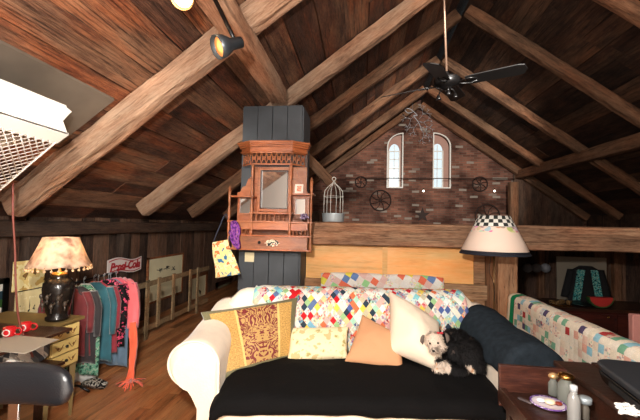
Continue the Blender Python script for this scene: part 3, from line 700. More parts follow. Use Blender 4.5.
# ------------------------------------------------------------ dog, curled asleep at the right end of the seat
DOG = plain('dog_skin', srgb(60, 52, 48), .9)
def dogmat():
    m, nt, b = newmat('dog_fur'); b.inputs['Roughness'].default_value = .75; b.inputs['Specular IOR Level'].default_value = .2
    a = N(nt, 'ShaderNodeAttribute', attribute_name='fur'); nt.links.new(a.outputs['Color'], b.inputs['Base Color']); return m
DM = dogmat()
def dog():
    base = atZ(452, 368, .545)
    c_ = lambda px, py, y: atY(px, py, y)-base
    balls = [  # centre, radius, scale
        (c_(466, 352, 2.74), .115, (1.0, 1.05, .95)), (c_(456, 341, 2.8), .095, (1.1, 1, .9)), (c_(473, 363, 2.68), .082, (1, 1, .8)),
        (c_(452, 350, 2.74), .085, (1, 1, 1)), (c_(444, 342, 2.72), .06, (1, 1, 1)), (c_(447, 367, 2.62), .05, (1.3, 1, .8)),
        (c_(458, 371, 2.6), .042, (1.6, 1, .75)),
        (c_(434, 341, 2.62), .06, (1.05, 1, 1)), (c_(433, 349, 2.56), .032, (.95, 1.1, .85)), (c_(439, 347, 2.6), .045, (1, 1, 1)),
        (c_(438, 369, 2.56), .024, (1.5, 1, .8)), (c_(440, 362, 2.58), .024, (1.5, 1, .9)), (c_(480, 371, 2.66), .03, (1.3, 1, .7))]
    mball = MB()
    for c, r, s in balls: mball.ball(c, r, 18, s)
    o = mball.build('dog_tmp', DM)
    md = o.modifiers.new('r', 'REMESH'); md.mode = 'VOXEL'; md.voxel_size = .008; md.use_smooth_shade = True
    sm = o.modifiers.new('s', 'SMOOTH'); sm.factor = .6; sm.iterations = 6
    body = to_mesh(o, 'dog', DM); body.location = base
    me = body.data
    head = c_(434, 342, 2.62); body_c = c_(466, 352, 2.74)
    wht, grey, blk, tan = srgb(214, 196, 178), srgb(150, 134, 120), srgb(20, 18, 18), srgb(206, 160, 120)
    def colr(p):
        n = fbm(p*22)*.5
        if (p-head).length < .085+.01*n or (p-c_(433, 349, 2.55)).length < .05: return wht if n > -.12 else grey
        for q, r in ((c_(444, 367, 2.58), .045), (c_(438, 369, 2.56), .05), (c_(470, 371, 2.62), .04), (c_(446, 356, 2.62), .035)):
            if (p-q).length < r+.02*n: return wht if n > -.2 else tan
        return blk if n < .28 else srgb(70, 60, 54)
    ca = me.color_attributes.new('fur', 'FLOAT_COLOR', 'POINT')
    for v in me.vertices: ca.data[v.index].color = c4(colr(v.co))
    for p in me.polygons: p.use_smooth = True
    tag(body, 'small black and white long haired dog curled up beside the off white pillow', 'dog')
    # coat: short locks following the body
    V, F, col = [], [], []
    vs = me.vertices; rng = random.Random(3)
    for k in range(11000):
        v = vs[rng.randrange(len(vs))]; n = v.normal
        if n.z < -.6: continue
        p = v.co.copy(); hd = (p-head).length < .075
        eyeface = hd and p.y < head.y-.02
        L = (.008 if eyeface else .014 if hd else .019)*rng.uniform(.7, 1.3)
        flow = Vector((.3, -.2, -.8)) if not hd else (p-head).normalized()*.6+Vector((0, 0, -.5))
        flow = (flow-n*flow.dot(n))+Vector((rng.uniform(-.4, .4), rng.uniform(-.4, .4), rng.uniform(-.4, .4)))
        d = (n*.55+flow*.7).normalized(); s = d.cross(n); s = s.normalized() if s.length > .01 else d.orthogonal().normalized(); s *= .0022
        b0 = len(V); V += [p-s, p+s, p+d*L*.6+s*.7, p+d*L*.6-s*.7, p+d*L+flow*L*.25]; F += [(b0, b0+1, b0+2, b0+3), (b0+3, b0+2, b0+4)]
        c = colr(p); k_ = rng.uniform(.75, 1.2); c = tuple(min(1, q*k_) for q in c); col += [c]*5
    fm = bpy.data.meshes.new('coat'); fm.from_pydata([tuple(v) for v in V], [], F); fm.materials.append(DM)
    fa = fm.color_attributes.new('fur', 'FLOAT_COLOR', 'POINT')
    for i, c in enumerate(col): fa.data[i].color = c4(c)
    fo = bpy.data.objects.new('coat', fm); C.objects.link(fo); fo.parent = body
    EYE_M = plain('dog_eye', (.008, .006, .005), .1)
    for px, py in ((430, 343.5), (438, 343)): MB().ball(c_(px, py, 2.552), .0075, 12).build('eye', EYE_M, body)
    MB().ball(c_(433.5, 351, 2.512), .0095, 12, (1.2, .9, .85)).build('nose', EYE_M, body)
    for sx, px, py in ((-1, 423.5, 339), (1, 446, 337)):
        t = c_(px, py, 2.62); m_ = MB(); q = [(0, .005, .025), (sx*.008, -.002, .01), (sx*.012, -.004, -.018), (sx*.006, -.004, -.036)]
        m_.loft([[t+Vector(a)+Vector((cos(b)*w, sin(b)*.006, sin(b)*.002)) for b in [2*pi*i/10 for i in range(10)]] for a, w in zip(q, (.008, .014, .013, .003))])
        ea = m_.build('ear', plain('dog_ear', srgb(96, 84, 76), .9), body)
    bow = MB(); t = c_(440, 333, 2.6); bow.ball(t+Vector((-.012, 0, 0)), .012, 8, (1, .5, .7)); bow.ball(t+Vector((.012, 0, 0)), .012, 8, (1, .5, .7)); bow.build('bow', plain('red_ribbon', srgb(190, 40, 50), .5), body)
dog()

# ------------------------------------------------------------ wall shelf with mirrors on the pillar
HY = 3.905
hl = atY(226, 200, 3.6); hr = atY(310, 200, 3.6); hb = atY(272, 250, 3.65).z; ht = atY(266, 139, 3.6).z
HC = (hl.x+hr.x)/2; HW = (hr.x-hl.x)/2; HH = ht-hb
hut = thing('mirrored_wall_shelf', 'carved cherry wood wall shelf with mirrors and turned posts hung on the pillar', 'shelf', (HC, HY, hb), R(2))
MIRROR = plain('mirror_glass', (.78, .8, .8), .03, 1)
# helper in photo units: X from px (226..318), Z from py (139..250)
hx = lambda px: -HW+2*HW*(px-226)/84; hz = lambda py: HH*(250-py)/111
D = -.24
mb = MB(); mb.bb((hx(243), -.03, hz(250)), (hx(302), 0, hz(143))); mb.bb((hx(229), -.03, hz(250)), (hx(305), 0, hz(196))); mb.build('back_panel', W_HUTCH, hut)
def canopy(z0, z1, grow, d):
    P = [(hx(234)-grow, 0), (hx(234)-grow, -.07-grow), (hx(246), d-grow), (hx(289), d-grow), (hx(301)+grow, -.07-grow), (hx(301)+grow, 0)]
    i0 = mb.add([(x, y, z0) for x, y in P]); i1 = mb.add([(x, y, z1) for x, y in P]); n = 6
    mb.face([i0+i for i in range(n)]); mb.face([i1+i for i in reversed(range(n))])
    for i in range(n): j = (i+1) % n; mb.face((i0+i, i1+i, i1+j, i0+j))
mb = MB(); h_ = hz(139)
for z0, z1, g in ((h_-.022, h_, .05), (h_-.042, h_-.02, .038), (h_-.065, h_-.04, .026), (h_-.1, h_-.063, .008), (h_-.115, h_-.098, .018)): canopy(z0, z1, g, -.2)
mb.build('cornice', W_HUTCH, hut, bevel=.004)
# pierced fret panels under the cornice
def fret(p0, p1, z0, z1, nm='fretwork'):
    p0 = Vector(p0); p1 = Vector(p1); L = (p1-p0).length; d = (p1-p0)/L; m_ = MB()
    pt = lambda s, z: Vector((p0.x+d.x*s, p0.y+d.y*s, z))
    for za in (z0, z1-.012): 
        a, b = pt(0, za), pt(L, za); m_.box((a+b)/2+Vector((0, 0, .006)), (L, .014, .014), Matrix.Rotation(math.atan2(d.y, d.x), 3, 'Z'))
    n = max(2, int(L/.055)); st = L/n
    for i in range(n):
        c = (i+.5)*st; zc = (z0+z1)/2; r = min(st, z1-z0)*.34
        m_.tube([pt(c+r*cos(t)*(1-.05*t), zc+r*sin(t)*(1-.05*t)) for t in [k*.55 for k in range(14)]], .0055, 5)
        m_.tube([pt(i*st, z0+.01), pt(i*st+st*.3, zc), pt(i*st, z1-.01)], .005, 5); m_.tube([pt((i+1)*st, z0+.01), pt((i+1)*st-st*.3, zc), pt((i+1)*st, z1-.01)], .005, 5)
        m_.ball(pt(c, zc), .009, 8)
    m_.build(nm, W_HUTCH, hut)
zt = h_-.115; zb = hz(163)
fret((hx(247), -.195, 0), (hx(288), -.195, 0), zb, zt); fret((hx(235), -.07, 0), (hx(246), -.19, 0), zb, zt); fret((hx(289), -.19, 0), (hx(300), -.07, 0), zb, zt)
mb = MB(); mb.bb((hx(243), -.034, zb), (hx(302), -.03, zt)); mb.build('fret_backing', W_DARK, hut)
# centre mirror
mb = MB(); xl, xr, z0, z1 = hx(251), hx(286), hz(211), hz(164); t = .03
mb.bb((xl, -.075, z0), (xl+t, -.03, z1)); mb.bb((xr-t, -.075, z0), (xr, -.03, z1)); mb.bb((xl+t, -.075, z1-t), (xr-t, -.03, z1)); mb.bb((xl+t, -.075, z0), (xr-t, -.03, z0+t)); mb.build('mirror_frame', W_HUTCH, hut, bevel=.004)
mb = MB(); a = t; 
for (x0_, x1_, zz0, zz1) in ((xl+a, xl+a+.014, z0+a, z1-a), (xr-a-.014, xr-a, z0+a, z1-a), (xl+a, xr-a, z0+a, z0+a+.014), (xl+a, xr-a, z1-a-.014, z1-a)): mb.bb((x0_, -.065, zz0), (x1_, -.035, zz1))
mb.build('inner_moulding', W_DARK, hut)
MB().bb((xl+a, -.045, z0+a), (xr-a, -.031, z1-a)).build('mirror', MIRROR, hut)
for (a0, a1, b0, b1) in ((232, 244, 213, 196), (291, 301, 213, 197)):
    f_ = MB(); xa, xb, za, zb_ = hx(a0), hx(a1), hz(b0), hz(b1)
    for (p, q_, r_, s_) in ((xa-.012, xa, za, zb_), (xb, xb+.012, za, zb_), (xa-.012, xb+.012, za-.012, za), (xa-.012, xb+.012, zb_, zb_+.012)): f_.bb((p, -.05, r_), (q_, -.03, s_))
    fr_ = f_.build('side_mirror_frame', W_HUTCH, hut); MB().bb((xa, -.036, za), (xb, -.03, zb_)).build('side_mirror', MIRROR, hut)
# shelves, galleries and lower case
for (a0, a1, py, dp) in ((225, 250, 196, .2), (288, 311, 193, .2), (247, 290, 213, .22), (225, 311, 222, .24), (227, 309, 236, .25), (226, 310, 250, .25)):
    MB().bb((hx(a0), -dp, hz(py)-.009), (hx(a1), -.005, hz(py)+.009)).build('shelf_board', W_HUTCH, hut, bevel=.003)
mb = MB(); mb.bb((hx(230), -.215, hz(249.5)), (hx(306), -.195, hz(237))); mb.build('lower_panel', W_HUTCH, hut)
mb = MB(); mb.bb((hx(230), -.21, hz(230)), (hx(306), -.19, hz(222.5))); mb.build('apron', W_HUTCH, hut)
def spindle(x, y, z0, z1, r, nm='turned_post'):
    L = z1-z0; pr = []
    for k in range(25):
        q = k/24; rr = r*(.55+.45*abs(sin(q*pi*4.0))) if .06 < q < .94 else r*1.05
        pr.append((rr, z0+L*q))
    return MB().lathe(pr, (x, y, 0), 10).build(nm, W_HUTCH, hut)
for i in range(7): spindle(hx(254+i*4.6), -.2, hz(221.5), hz(213.5), .008, 'gallery_spindle')
for a0 in (232, 236, 240, 244, 292, 296, 300, 304): spindle(hx(a0), -.22, hz(236), hz(230), .008, 'gallery_spindle')
for px, b0, b1 in ((226, 250, 190), (249, 236, 163), (288, 236, 163), (309, 250, 180)):
    spindle(hx(px), -.21, hz(b0)+(-.02 if b0 == 250 else 0), hz(b1), .016)
for px, b1 in ((226, 190), (309, 180)): MB().lathe([(.001, 0), (.014, .004), (.018, .018), (.01, .03), (.004, .045), (0, .05)], (hx(px), -.21, hz(b1)), 10).build('finial', W_HUTCH, hut)
# scrolled side brackets
for s_, pa_, pb_ in ((1, 229, 246), (-1, 306, 291)):
    P = [(hx(pb_), hz(165)), (hx(pb_), hz(196)), (hx(pa_), hz(196)), (hx(pa_), hz(191))] + [(hx(pa_+(pb_-pa_)*k/6), hz(190-24*(k/6)**1.6+(2 if k % 2 else -1))) for k in range(1, 6)]
    MB().prism(P, -.05, -.03).build('bracket', W_HUTCH, hut)
# painted plaque and keyhole
PL = print_mat('painted_plaque', [(0, srgb(36, 40, 44)), (.48, srgb(216, 206, 176)), (.6, srgb(160, 60, 40)), (.66, srgb(60, 90, 110))], 38)
flat('plaque', [[(.075*cos(a)*(1+.08*cos(8*a)), .036*sin(a)*(1+.08*cos(8*a))) for a in [2*pi*i/40 for i in range(40)]]], .008, PL, hut, None).matrix_local = Matrix.Translation((hx(271), -.219, hz(243.3))) @ Matrix.Rotation(pi/2, 4, 'X')
MB().lathe([(.017, 0), (.017, .005), (.008, .007)], (hx(258), -.215, hz(243)), 14, (0, -1, 0)).build('escutcheon', BLACKMETAL, hut)
def wrld(o_, l): return Matrix.Translation((HC, HY, hb)) @ Matrix.Rotation(R(2), 4, 'Z') @ Vector(l)
# small card on the right side shelf
cmx = Matrix.Translation(wrld(hut, (hx(296), -.16, hz(193)+.052+.01))) @ Matrix.Rotation(R(80), 4, 'X')
card = flat('greeting_card', [[(-.045, -.05), (.045, -.05), (.045, .05), (-.045, .05)]], .003, plain('card_paper', srgb(226, 206, 190), .7), mw=cmx); tag(card, 'small pale card with a pink picture standing on the right ledge of the mirrored shelf', 'card')
flat('picture', [[(-.025, -.03), (.025, -.03), (.025, .03), (-.025, .03)]], .002, print_mat('pink_print', [(0, srgb(206, 110, 90)), (.5, srgb(226, 170, 140)), (.6, srgb(170, 150, 130))], 60), card).location = (0, 0, .002)
# purple flowers
fl = MB(); f0 = wrld(0, (hx(302), -.15, hz(222)+.012))
tf = thing('flower_bunch', 'little bunch of dried lilac flowers on the right end of the mirrored shelf', 'flowers', f0)
for k in range(40):
    a = random.random()*6.3; q = random.random()**.5*.045; fl.ball((q*cos(a), q*sin(a)*.6, .03+.05*random.random()), .011, 6)
fl.build('petals', print_mat('lilac', [(0, srgb(70, 54, 84)), (.5, srgb(150, 130, 160)), (.62, srgb(196, 184, 190))], 50), tf)
MB().lathe([(.02, 0), (.03, .02), (.02, .035)], (0, 0, 0), 12).build('dish', W_DARK, tf)
# tote bag and purple scarf hanging from the left of the shelf
def strip(mb, pts, ws, th, side=(1, 0, 0), n=12, fold=.25, kf=4, ph=0):
    """soft hanging cloth: elliptical sections along a path"""
    pts = [Vector(p) for p in pts]; side = Vector(side).normalized(); secs = []
    for i, p in enumerate(pts):
        d = (pts[min(i+1, len(pts)-1)]-pts[max(i-1, 0)]).normalized(); s = (side-d*side.dot(d)).normalized(); t = d.cross(s); w = ws[i]; ring = []
        for k in range(n*2):
            a = 2*pi*k/(n*2); f = th*fold*sin(cos(a)*kf*pi+ph+i*.25)
            ring.append(p+s*w/2*cos(a)+t*(th/2*sin(a)+f))
        secs.append(ring)
    mb.loft(secs); return mb
def smooth(pts, k=4):
    out = []; P = [Vector(p) for p in pts]
    for i in range(len(P)-1):
        a, b, c, d = P[max(i-1, 0)], P[i], P[i+1], P[min(i+2, len(P)-1)]
        for j in range(k):
            t = j/k; out.append(.5*((2*b)+(c-a)*t+(2*a-5*b+4*c-d)*t*t+(3*b-a-3*c+d)*t**3))
    return out+[P[-1]]
BY_ = 3.66
b0 = atY(222, 240, BY_)
bag = thing('tote_bag', 'cloth tote bag with orange and blue print hanging from the mirrored shelf', 'bag', b0)
PR = print_mat('bag_print', [(0, srgb(60, 110, 150)), (.38, srgb(220, 206, 140)), (.5, srgb(232, 214, 170)), (.56, srgb(220, 120, 70)), (.63, srgb(226, 200, 120)), (.7, srgb(90, 140, 110))], 11)
L_ = lambda px, py, y=BY_: atY(px, py, y)-b0
strip(MB(), smooth([L_(220, 241), L_(222, 252), L_(226, 264), L_(228, 276)], 4), [.17+.01*i for i in range(13)], .05, (1, 0, 0), fold=.2).build('pouch', PR, bag)
mb = MB(); mb.tube(smooth([L_(214, 241), L_(219, 228, 3.68), L_(226, 214, 3.7), L_(229, 228, 3.68), L_(229, 241)], 5), .007, 6); mb.build('strap', plain('navy_strap', srgb(40, 44, 58), .8), bag)
s0 = atY(236, 222, 3.62)
PUR = print_mat('purple_knit', [(0, srgb(70, 30, 90)), (.45, srgb(120, 60, 140)), (.58, srgb(170, 110, 90)), (.62, srgb(110, 70, 150))], 40)
mb = MB(); L2 = lambda px, py, y=3.6: atY(px, py, y)-s0
strip(mb, smooth([L2(233, 221), L2(236, 229), L2(235, 238), L2(239, 249)], 4), [.04, .06, .08, .09, .1, .11, .12, .1, .1, .09, .08, .06, .03], .06, fold=.3)
tag(mb.build('purple_scarf', PUR, loc=s0), 'crumpled purple scarf hung on the left post of the mirrored shelf', 'scarf')
# switch plate and thermometer
sw = thing('switch_plate', 'cream double light switch plate on the slate pillar under the mirrored shelf', 'switch', atY(249.5, 257, 3.9))
MB().box((0, 0, 0), (.11, .008, .11)).build('plate', plain('ivory_plastic', srgb(214, 200, 160), .4), sw, bevel=.003)
for s_ in (-.024, .024): MB().box((s_, -.008, 0), (.012, .014, .026)).build('toggle', plain('ivory_plastic', srgb(214, 200, 160), .4), sw)

# ------------------------------------------------------------ wire cage stand on the tie beam
cz_ = atY(333, 218, 4.15)
cg = thing('bird_cage', 'domed wire bird cage with a galvanised tray standing on the tie beam', 'cage', (cz_.x, 4.18, tb_top+.006))
r_ = .135
MB().lathe([(r_*.93, 0), (r_*.95, .004), (r_, .09), (r_*1.03, .1), (r_*.98, .1), (r_*.93, .01)], (0, 0, 0), 28).build('tray', STEEL, cg)
for k in range(6):
    a = 2*pi*(k+.3)/6; mb = MB(); c, s = cos(a), sin(a)
    mb.tube([(r_*.86*c, r_*.86*s, .09), (r_*.86*c, r_*.86*s, .3), (r_*.8*c, r_*.8*s, .37), (r_*.5*c, r_*.5*s, .42), (r_*.15*c, r_*.15*s, .46), (0, 0, .5)], .0042, 5); mb.build('wire', plain('pale_wire', srgb(214, 210, 200), .4, .2), cg)
mb = MB(); mb.torus((0, 0, .3), r_*.86, .003); mb.build('hoop', plain('pale_wire', (0, 0, 0)), cg)
MB().torus((0, 0, .515), .022, .004, (0, 1, 0), 16).build('hanging_ring', plain('pale_wire', (0, 0, 0)), cg)

# ------------------------------------------------------------ gable decorations
def wheel(px, py, rad, spokes, label, hubr=.03, y=GY-.06):
    p = atY(px, py, y); o = thing('iron_wheel', label, 'wheel', (p.x, y, p.z))
    MB().torus((0, 0, 0), rad, .018, (0, 1, 0), 32).build('rim', IRON, o)
    MB().cyl((0, -.03, 0), (0, .03, 0), hubr, n=12).build('hub', IRON, o)
    for k in range(spokes):
        a = 2*pi*k/spokes+.3; m_ = MB(); am = a+.25
        m_.tube([(0, 0, 0), (rad*.5*cos(am), 0, rad*.5*sin(am)), (rad*cos(a), 0, rad*sin(a))], .011, 5); m_.build('spoke', IRON, o)
wheel(380.5, 200.5, .31, 8, 'large iron wheel hung on the bricks below the left window')
wheel(480, 184, .21, 7, 'iron wheel hung on the bricks right of the right window')
wheel(361, 182, .17, 6, 'small iron wheel hung on the bricks at the far left of the gable')
wheel(487.5, 216, .34, 8, 'iron wheel partly hidden behind the tie beam above the lampshade')
p = atY(422.5, 215, GY-.05); st = [( .23*cos(a)*(1 if k % 2 == 0 else .4), .23*sin(a)*(1 if k % 2 == 0 else .4)) for k, a in enumerate([pi/2+pi*i/5 for i in range(10)])]
tag(flat('metal_star', [st], .04, IRON, mw=Matrix.Translation((p.x, GY-.04, p.z)) @ Matrix.Rotation(pi/2, 4, 'X')), 'rusty five pointed star on the brick wall below the windows', 'star')
p0, p1 = atY(345, 178, GY-.25), atY(515, 182, GY-.25)
tag(MB().cyl((p0.x, p0.y, p0.z), (p1.x, p1.y, p0.z), .012).build('tie_rod', IRON), 'thin iron rod stretched across the brick gable in front of the windows', 'rod')
for px, nm in ((423.5, 'above the star'), (494.5, 'at the right above the lampshade')):
    p = atY(px, 191, GY-.2); o = thing('fairy_light', 'tiny glowing bulb on the brick wall ' + nm, 'light', p, 0, 'tiny bulbs on the gable')
    MB().ball((0, 0, 0), .03, 10).build('bulb', emis('warm_bulb', (1, .8, .6), 6), o); MB().cyl((0, 0, .02), (0, 0, .08), .014).build('socket', BLACKMETAL, o)
# twig sculpture hanging from the gable peak
p = atY(418, 112, 9.9)
tw = thing('twig_ornament', 'silvery twig ornament hanging on a wire between the arched windows', 'ornament', p)
TWM = plain('silver_twig', srgb(176, 176, 180), .4, .5)
mb = MB(); mb.tube([(-.15, 0, 1.2), (-.15, 0, .0)], .004, 4); mb.build('hanging_wire', TWM, tw)
mb = MB(); mb.tube(smooth([(-.15, 0, .0), (-.28, 0, -.02), (-.36, 0, .1), (-.2, 0, .08), (-.02, 0, -.1), (-.12, 0, -.1), (.02, 0, -.3), (.12, 0, -.55)], 5), .012, 5)
rg = random.Random(5)
def tw_(p, d, l, n):
    q = p+d*l; mb.tube([p, (p+q)/2+Vector((rg.uniform(-.02, .02), 0, rg.uniform(-.02, .02))), q], .006, 4)
    if n: 
        for s_ in (-1, 1): a = rg.uniform(.4, .9)*s_; tw_(q, Matrix.Rotation(a, 3, 'Y') @ d + Vector((0, rg.uniform(-.3, .3), 0)), l*.72, n-1)
for a, q in (((-.05, 0, -.1), (-.8, .1, -.5)), ((.0, 0, -.25), (.7, 0, -.2)), ((.02, 0, -.3), (-.6, 0, -.7)), ((.1, 0, -.5), (.3, 0, -.8)), ((.06, 0, -.4), (.8, .1, -.4)), ((.02, 0, -.2), (.5, 0, .6))): tw_(Vector(a), Vector(q).normalized(), .17, 3)
mb.build('twigs', TWM, tw)

# ------------------------------------------------------------ ceiling fan
FH = atY(447, 84, 3.45)
fan = thing('ceiling_fan', 'black four bladed ceiling fan hanging on a long rod in front of the loft', 'fan', FH, 0)
fan.rotation_euler = (R(5), R(-3.5), R(0))
BR = plain('aged_rod', srgb(120, 96, 80), .4, .6)
rt_ = RZ-ML*(RX-FH.x)-FH.z
MB().cyl((0, 0, .06), (.0, 0, rt_), .011).build('down_rod', BR, fan)
MB().lathe([(.05, -.05), (.075, 0), (.075, .03), (.02, .07)], (0, 0, rt_-.06), 16).build('canopy', BLACKMETAL, fan)
MB().lathe([(.0, -.06), (.03, -.058), (.045, -.04), (.06, -.035), (.1, -.02), (.12, .0), (.12, .045), (.1, .065), (.04, .075), (.02, .1), (.014, .12)], (0, 0, 0), 24).build('motor_housing', BLACKMETAL, fan)
mb = MB()
for k in range(3):
    a = 2*pi*k/3+.4; mb.tube([(0, 0, -.04), (.07*cos(a), .07*sin(a), -.05), (.09*cos(a), .09*sin(a), -.09)], .007, 5); mb.lathe([(.012, 0), (.022, -.03), (.03, -.045)], (.09*cos(a), .09*sin(a), -.085), 10)
mb.build('light_kit', BLACKMETAL, fan)
for k in range(4):
    a = R(-24)+k*pi/2; m3 = Matrix.Rotation(a, 4, 'Z') @ Matrix.Rotation(R(-17), 4, 'X')
    P = [(.17, -.06), (.22, -.07), (.6, -.08), (.65, -.065), (.67, 0), (.65, .065), (.6, .08), (.22, .07), (.17, .06)]
    mb = MB(); i0 = mb.add([m3 @ Vector((x, y, -.004)) for x, y in P]); i1 = mb.add([m3 @ Vector((x, y, .004)) for x, y in P]); n = len(P)
    mb.face([i0+i for i in range(n)]); mb.face([i1+i for i in reversed(range(n))])
    for i in range(n): j = (i+1) % n; mb.face((i0+i, i1+i, i1+j, i0+j))
    bl = mb.build('blade', plain('black_gloss_blade', srgb(12, 11, 11), .45), fan)
    mb = MB(); 
    for s_ in (-1, 1): mb.tube([m3 @ Vector(q) for q in ((.1, 0, -.01), (.15, s_*.03, -.008), (.2, s_*.045, -.008), (.27, s_*.02, -.008))], .006, 5)
    mb.build('blade_arm', BLACKMETAL, bl)

# ------------------------------------------------------------ lamp with painted shade behind the sofa
lp = atY(494, 250, 3.66); lz = lp.z
fl_ = thing('floor_lamp', 'floor lamp with a cream shade banded in black and white checks, beside the post', 'lamp', (lp.x, 3.66, 0))
def shade_mat():
    m, nt, b = newmat('painted_shade'); b.inputs['Roughness'].default_value = .7
    tc = N(nt, 'ShaderNodeTexCoord'); sp = N(nt, 'ShaderNodeSeparateXYZ'); nt.links.new(tc.outputs['UV'], sp.inputs[0]); u, v = sp.outputs[0], sp.outputs[1]
    ck = N(nt, 'ShaderNodeTexChecker'); ck.inputs['Scale'].default_value = 1; ck.inputs['Color1'].default_value = (.85, .82, .74, 1); ck.inputs['Color2'].default_value = c4(srgb(40, 44, 40))
    cb = N(nt, 'ShaderNodeCombineXYZ'); nt.links.new(mathn(nt, 'MULTIPLY', u, 26), cb.inputs[0]); nt.links.new(mathn(nt, 'MULTIPLY', v, 11), cb.inputs[1]); nt.links.new(cb.outputs[0], ck.inputs[0])
    vo = N(nt, 'ShaderNodeTexVoronoi'); vo.inputs['Scale'].default_value = 1; cb2 = N(nt, 'ShaderNodeCombineXYZ'); nt.links.new(mathn(nt, 'MULTIPLY', u, 20), cb2.inputs[0]); nt.links.new(mathn(nt, 'MULTIPLY', v, 7), cb2.inputs[1]); nt.links.new(cb2.outputs[0], vo.inputs['Vector'])
    hsv = N(nt, 'ShaderNodeMixRGB', blend_type='MIX'); hsv.inputs[0].default_value = .5; nt.links.new(vo.outputs['Color'], hsv.inputs[1]); hsv.inputs[2].default_value = c4(srgb(214, 160, 150))
    base = N(nt, 'ShaderNodeMixRGB'); base.inputs[1].default_value = c4(srgb(232, 208, 190)); nt.links.new(hsv.outputs[0], base.inputs[2])
    nt.links.new(mathn(nt, 'MULTIPLY', mathn(nt, 'GREATER_THAN', v, .58), mathn(nt, 'LESS_THAN', vo.outputs['Distance'], .52)), base.inputs[0])
    m2 = N(nt, 'ShaderNodeMixRGB'); nt.links.new(mathn(nt, 'GREATER_THAN', v, .72), m2.inputs[0]); nt.links.new(base.outputs[0], m2.inputs[1]); nt.links.new(ck.outputs[0], m2.inputs[2])
    m3 = N(nt, 'ShaderNodeMixRGB'); nt.links.new(mathn(nt, 'LESS_THAN', v, .085), m3.inputs[0]); nt.links.new(m2.outputs[0], m3.inputs[1]); m3.inputs[2].default_value = c4(srgb(22, 26, 38))
    nt.links.new(m3.outputs[0], b.inputs['Base Color']); return m
k_ = 3.66/350; mb = MB()
R0, R1, HS = .315, .14, .37
mb.loft([[Vector(((R0+(R1-R0)*t)*cos(2*pi*i/32), (R0+(R1-R0)*t)*sin(2*pi*i/32), lz+HS*t-.035)) for i in range(32)] for t in (0, .33, .66, 1)], cap=False, uvw=lambda i, j: (j/32, i/3))
sh = mb.build('lamp_shade', shade_mat(), fl_, solid=.004)
mb = MB(); mb.cyl((0, 0, .03), (0, 0, lz+.3), .011); mb.build('pole', plain('aged_brass_pole', srgb(110, 80, 50), .4, .8), fl_)
MB().lathe([(.15, 0), (.15, .015), (.05, .03), (.02, .06)], (0, 0, 0), 24).build('base', BLACKMETAL, fl_)
MB().torus((0, 0, lz-.035), R0, .008, (0, 0, 1), 32).build('shade_trim', plain('navy_trim', srgb(24, 28, 40), .8), fl_)
MB().tube(smooth([(-.02, -.012, lz+.02), (-.05, -.02, lz-.2), (-.01, -.02, lz-.33), (0, -.012, lz-.5)], 5), .003, 5).build('pull_cord', BLACKMETAL, fl_)

# ------------------------------------------------------------ spotlights near the camera
def spot(loc, aim, label, arm_to, bodycol, lit, glow):
    o = thing('spotlight', label, 'lamp', loc); d = (Vector(aim)).normalized()
    MB().lathe([(.022, -.1), (.034, -.095), (.036, -.02), (.05, .0), (.064, .03), (.07, .08), (.066, .08), (.058, .035), (.03, .01), (.001, .008)], (0, 0, 0), 24, d).build('lamp_head', plain(bodycol[0], bodycol[1], .4, .5), o)
    MB().lathe([(.001, .02), (.03, .022), (.048, .045), (.056, .058), (.001, .066)], (0, 0, 0), 20, d).build('bulb', emis(*glow), o)
    a = Vector(arm_to)-Vector(loc)
    MB().tube([-d*.06, -d*.06+(a+d*.06)*.3, a], .014, 6).build('arm', BLACKMETAL, o)
    if lit: 
        l = point('spot_glow', Vector(loc)+d*.1, lit, (1, .75, .45), .03)
s1 = atY(228, 45, 2.0); spot(s1, (-.62, -.62, -.48), 'grey track spotlight with a warm bulb fixed under the left purlin', s1+Vector((-.1, .0, .3)), ('gunmetal', srgb(58, 62, 66)), .25, ('amber_bulb', srgb(235, 150, 80), .8))
s2 = atY(186, -4, 1.9); spot(s2, (.1, -.8, -.62), 'brass spotlight glowing white at the top edge of the picture', s2+Vector((-.1, .1, .2)), ('brown_brass', srgb(110, 74, 36)), 3, ('white_bulb', (1, .9, .65), 8))
# ------------------------------------------------------------ white grille box and grey panel at upper left
gx0, gx1 = -2.12, -2.62
zof = lambda x: RZ-ML*(RX-x)+dk*math.sqrt(1+ML*ML)
mb = MB(); b = mb.add([(gx0, .2, zof(gx0)-.03), (gx1, .2, zof(gx1)-.03), (gx1, 2.7, zof(gx1)-.03), (gx0, 2.7, zof(gx0)-.03), (gx0, .2, zof(gx0)-.01), (gx1, .2, zof(gx1)-.01), (gx1, 2.7, zof(gx1)-.01), (gx0, 2.7, zof(gx0)-.01)])
for q in ((0, 1, 2, 3), (7, 6, 5, 4), (0, 4, 5, 1), (1, 5, 6, 2), (2, 6, 7, 3), (3, 7, 4, 0)): mb.face([b+i for i in q])
struct(mb.build('trim_1', GREYP))
YE = 2.2; ca_ = atY(65, 134, YE); cb_ = atY(-26, 212, YE); cc_ = atY(68, 107, YE)
gb = thing('grille_box', 'white metal housing with a diamond wire grille hung under the left roof', 'heater', (ca_.x, YE, ca_.z))
sl = (cb_-ca_); vz = cc_.z-ca_.z
P = [(0, 0), (0, -.06), (.03, -.09), (.0, -.12), (0, -1.4)]
mb = MB()
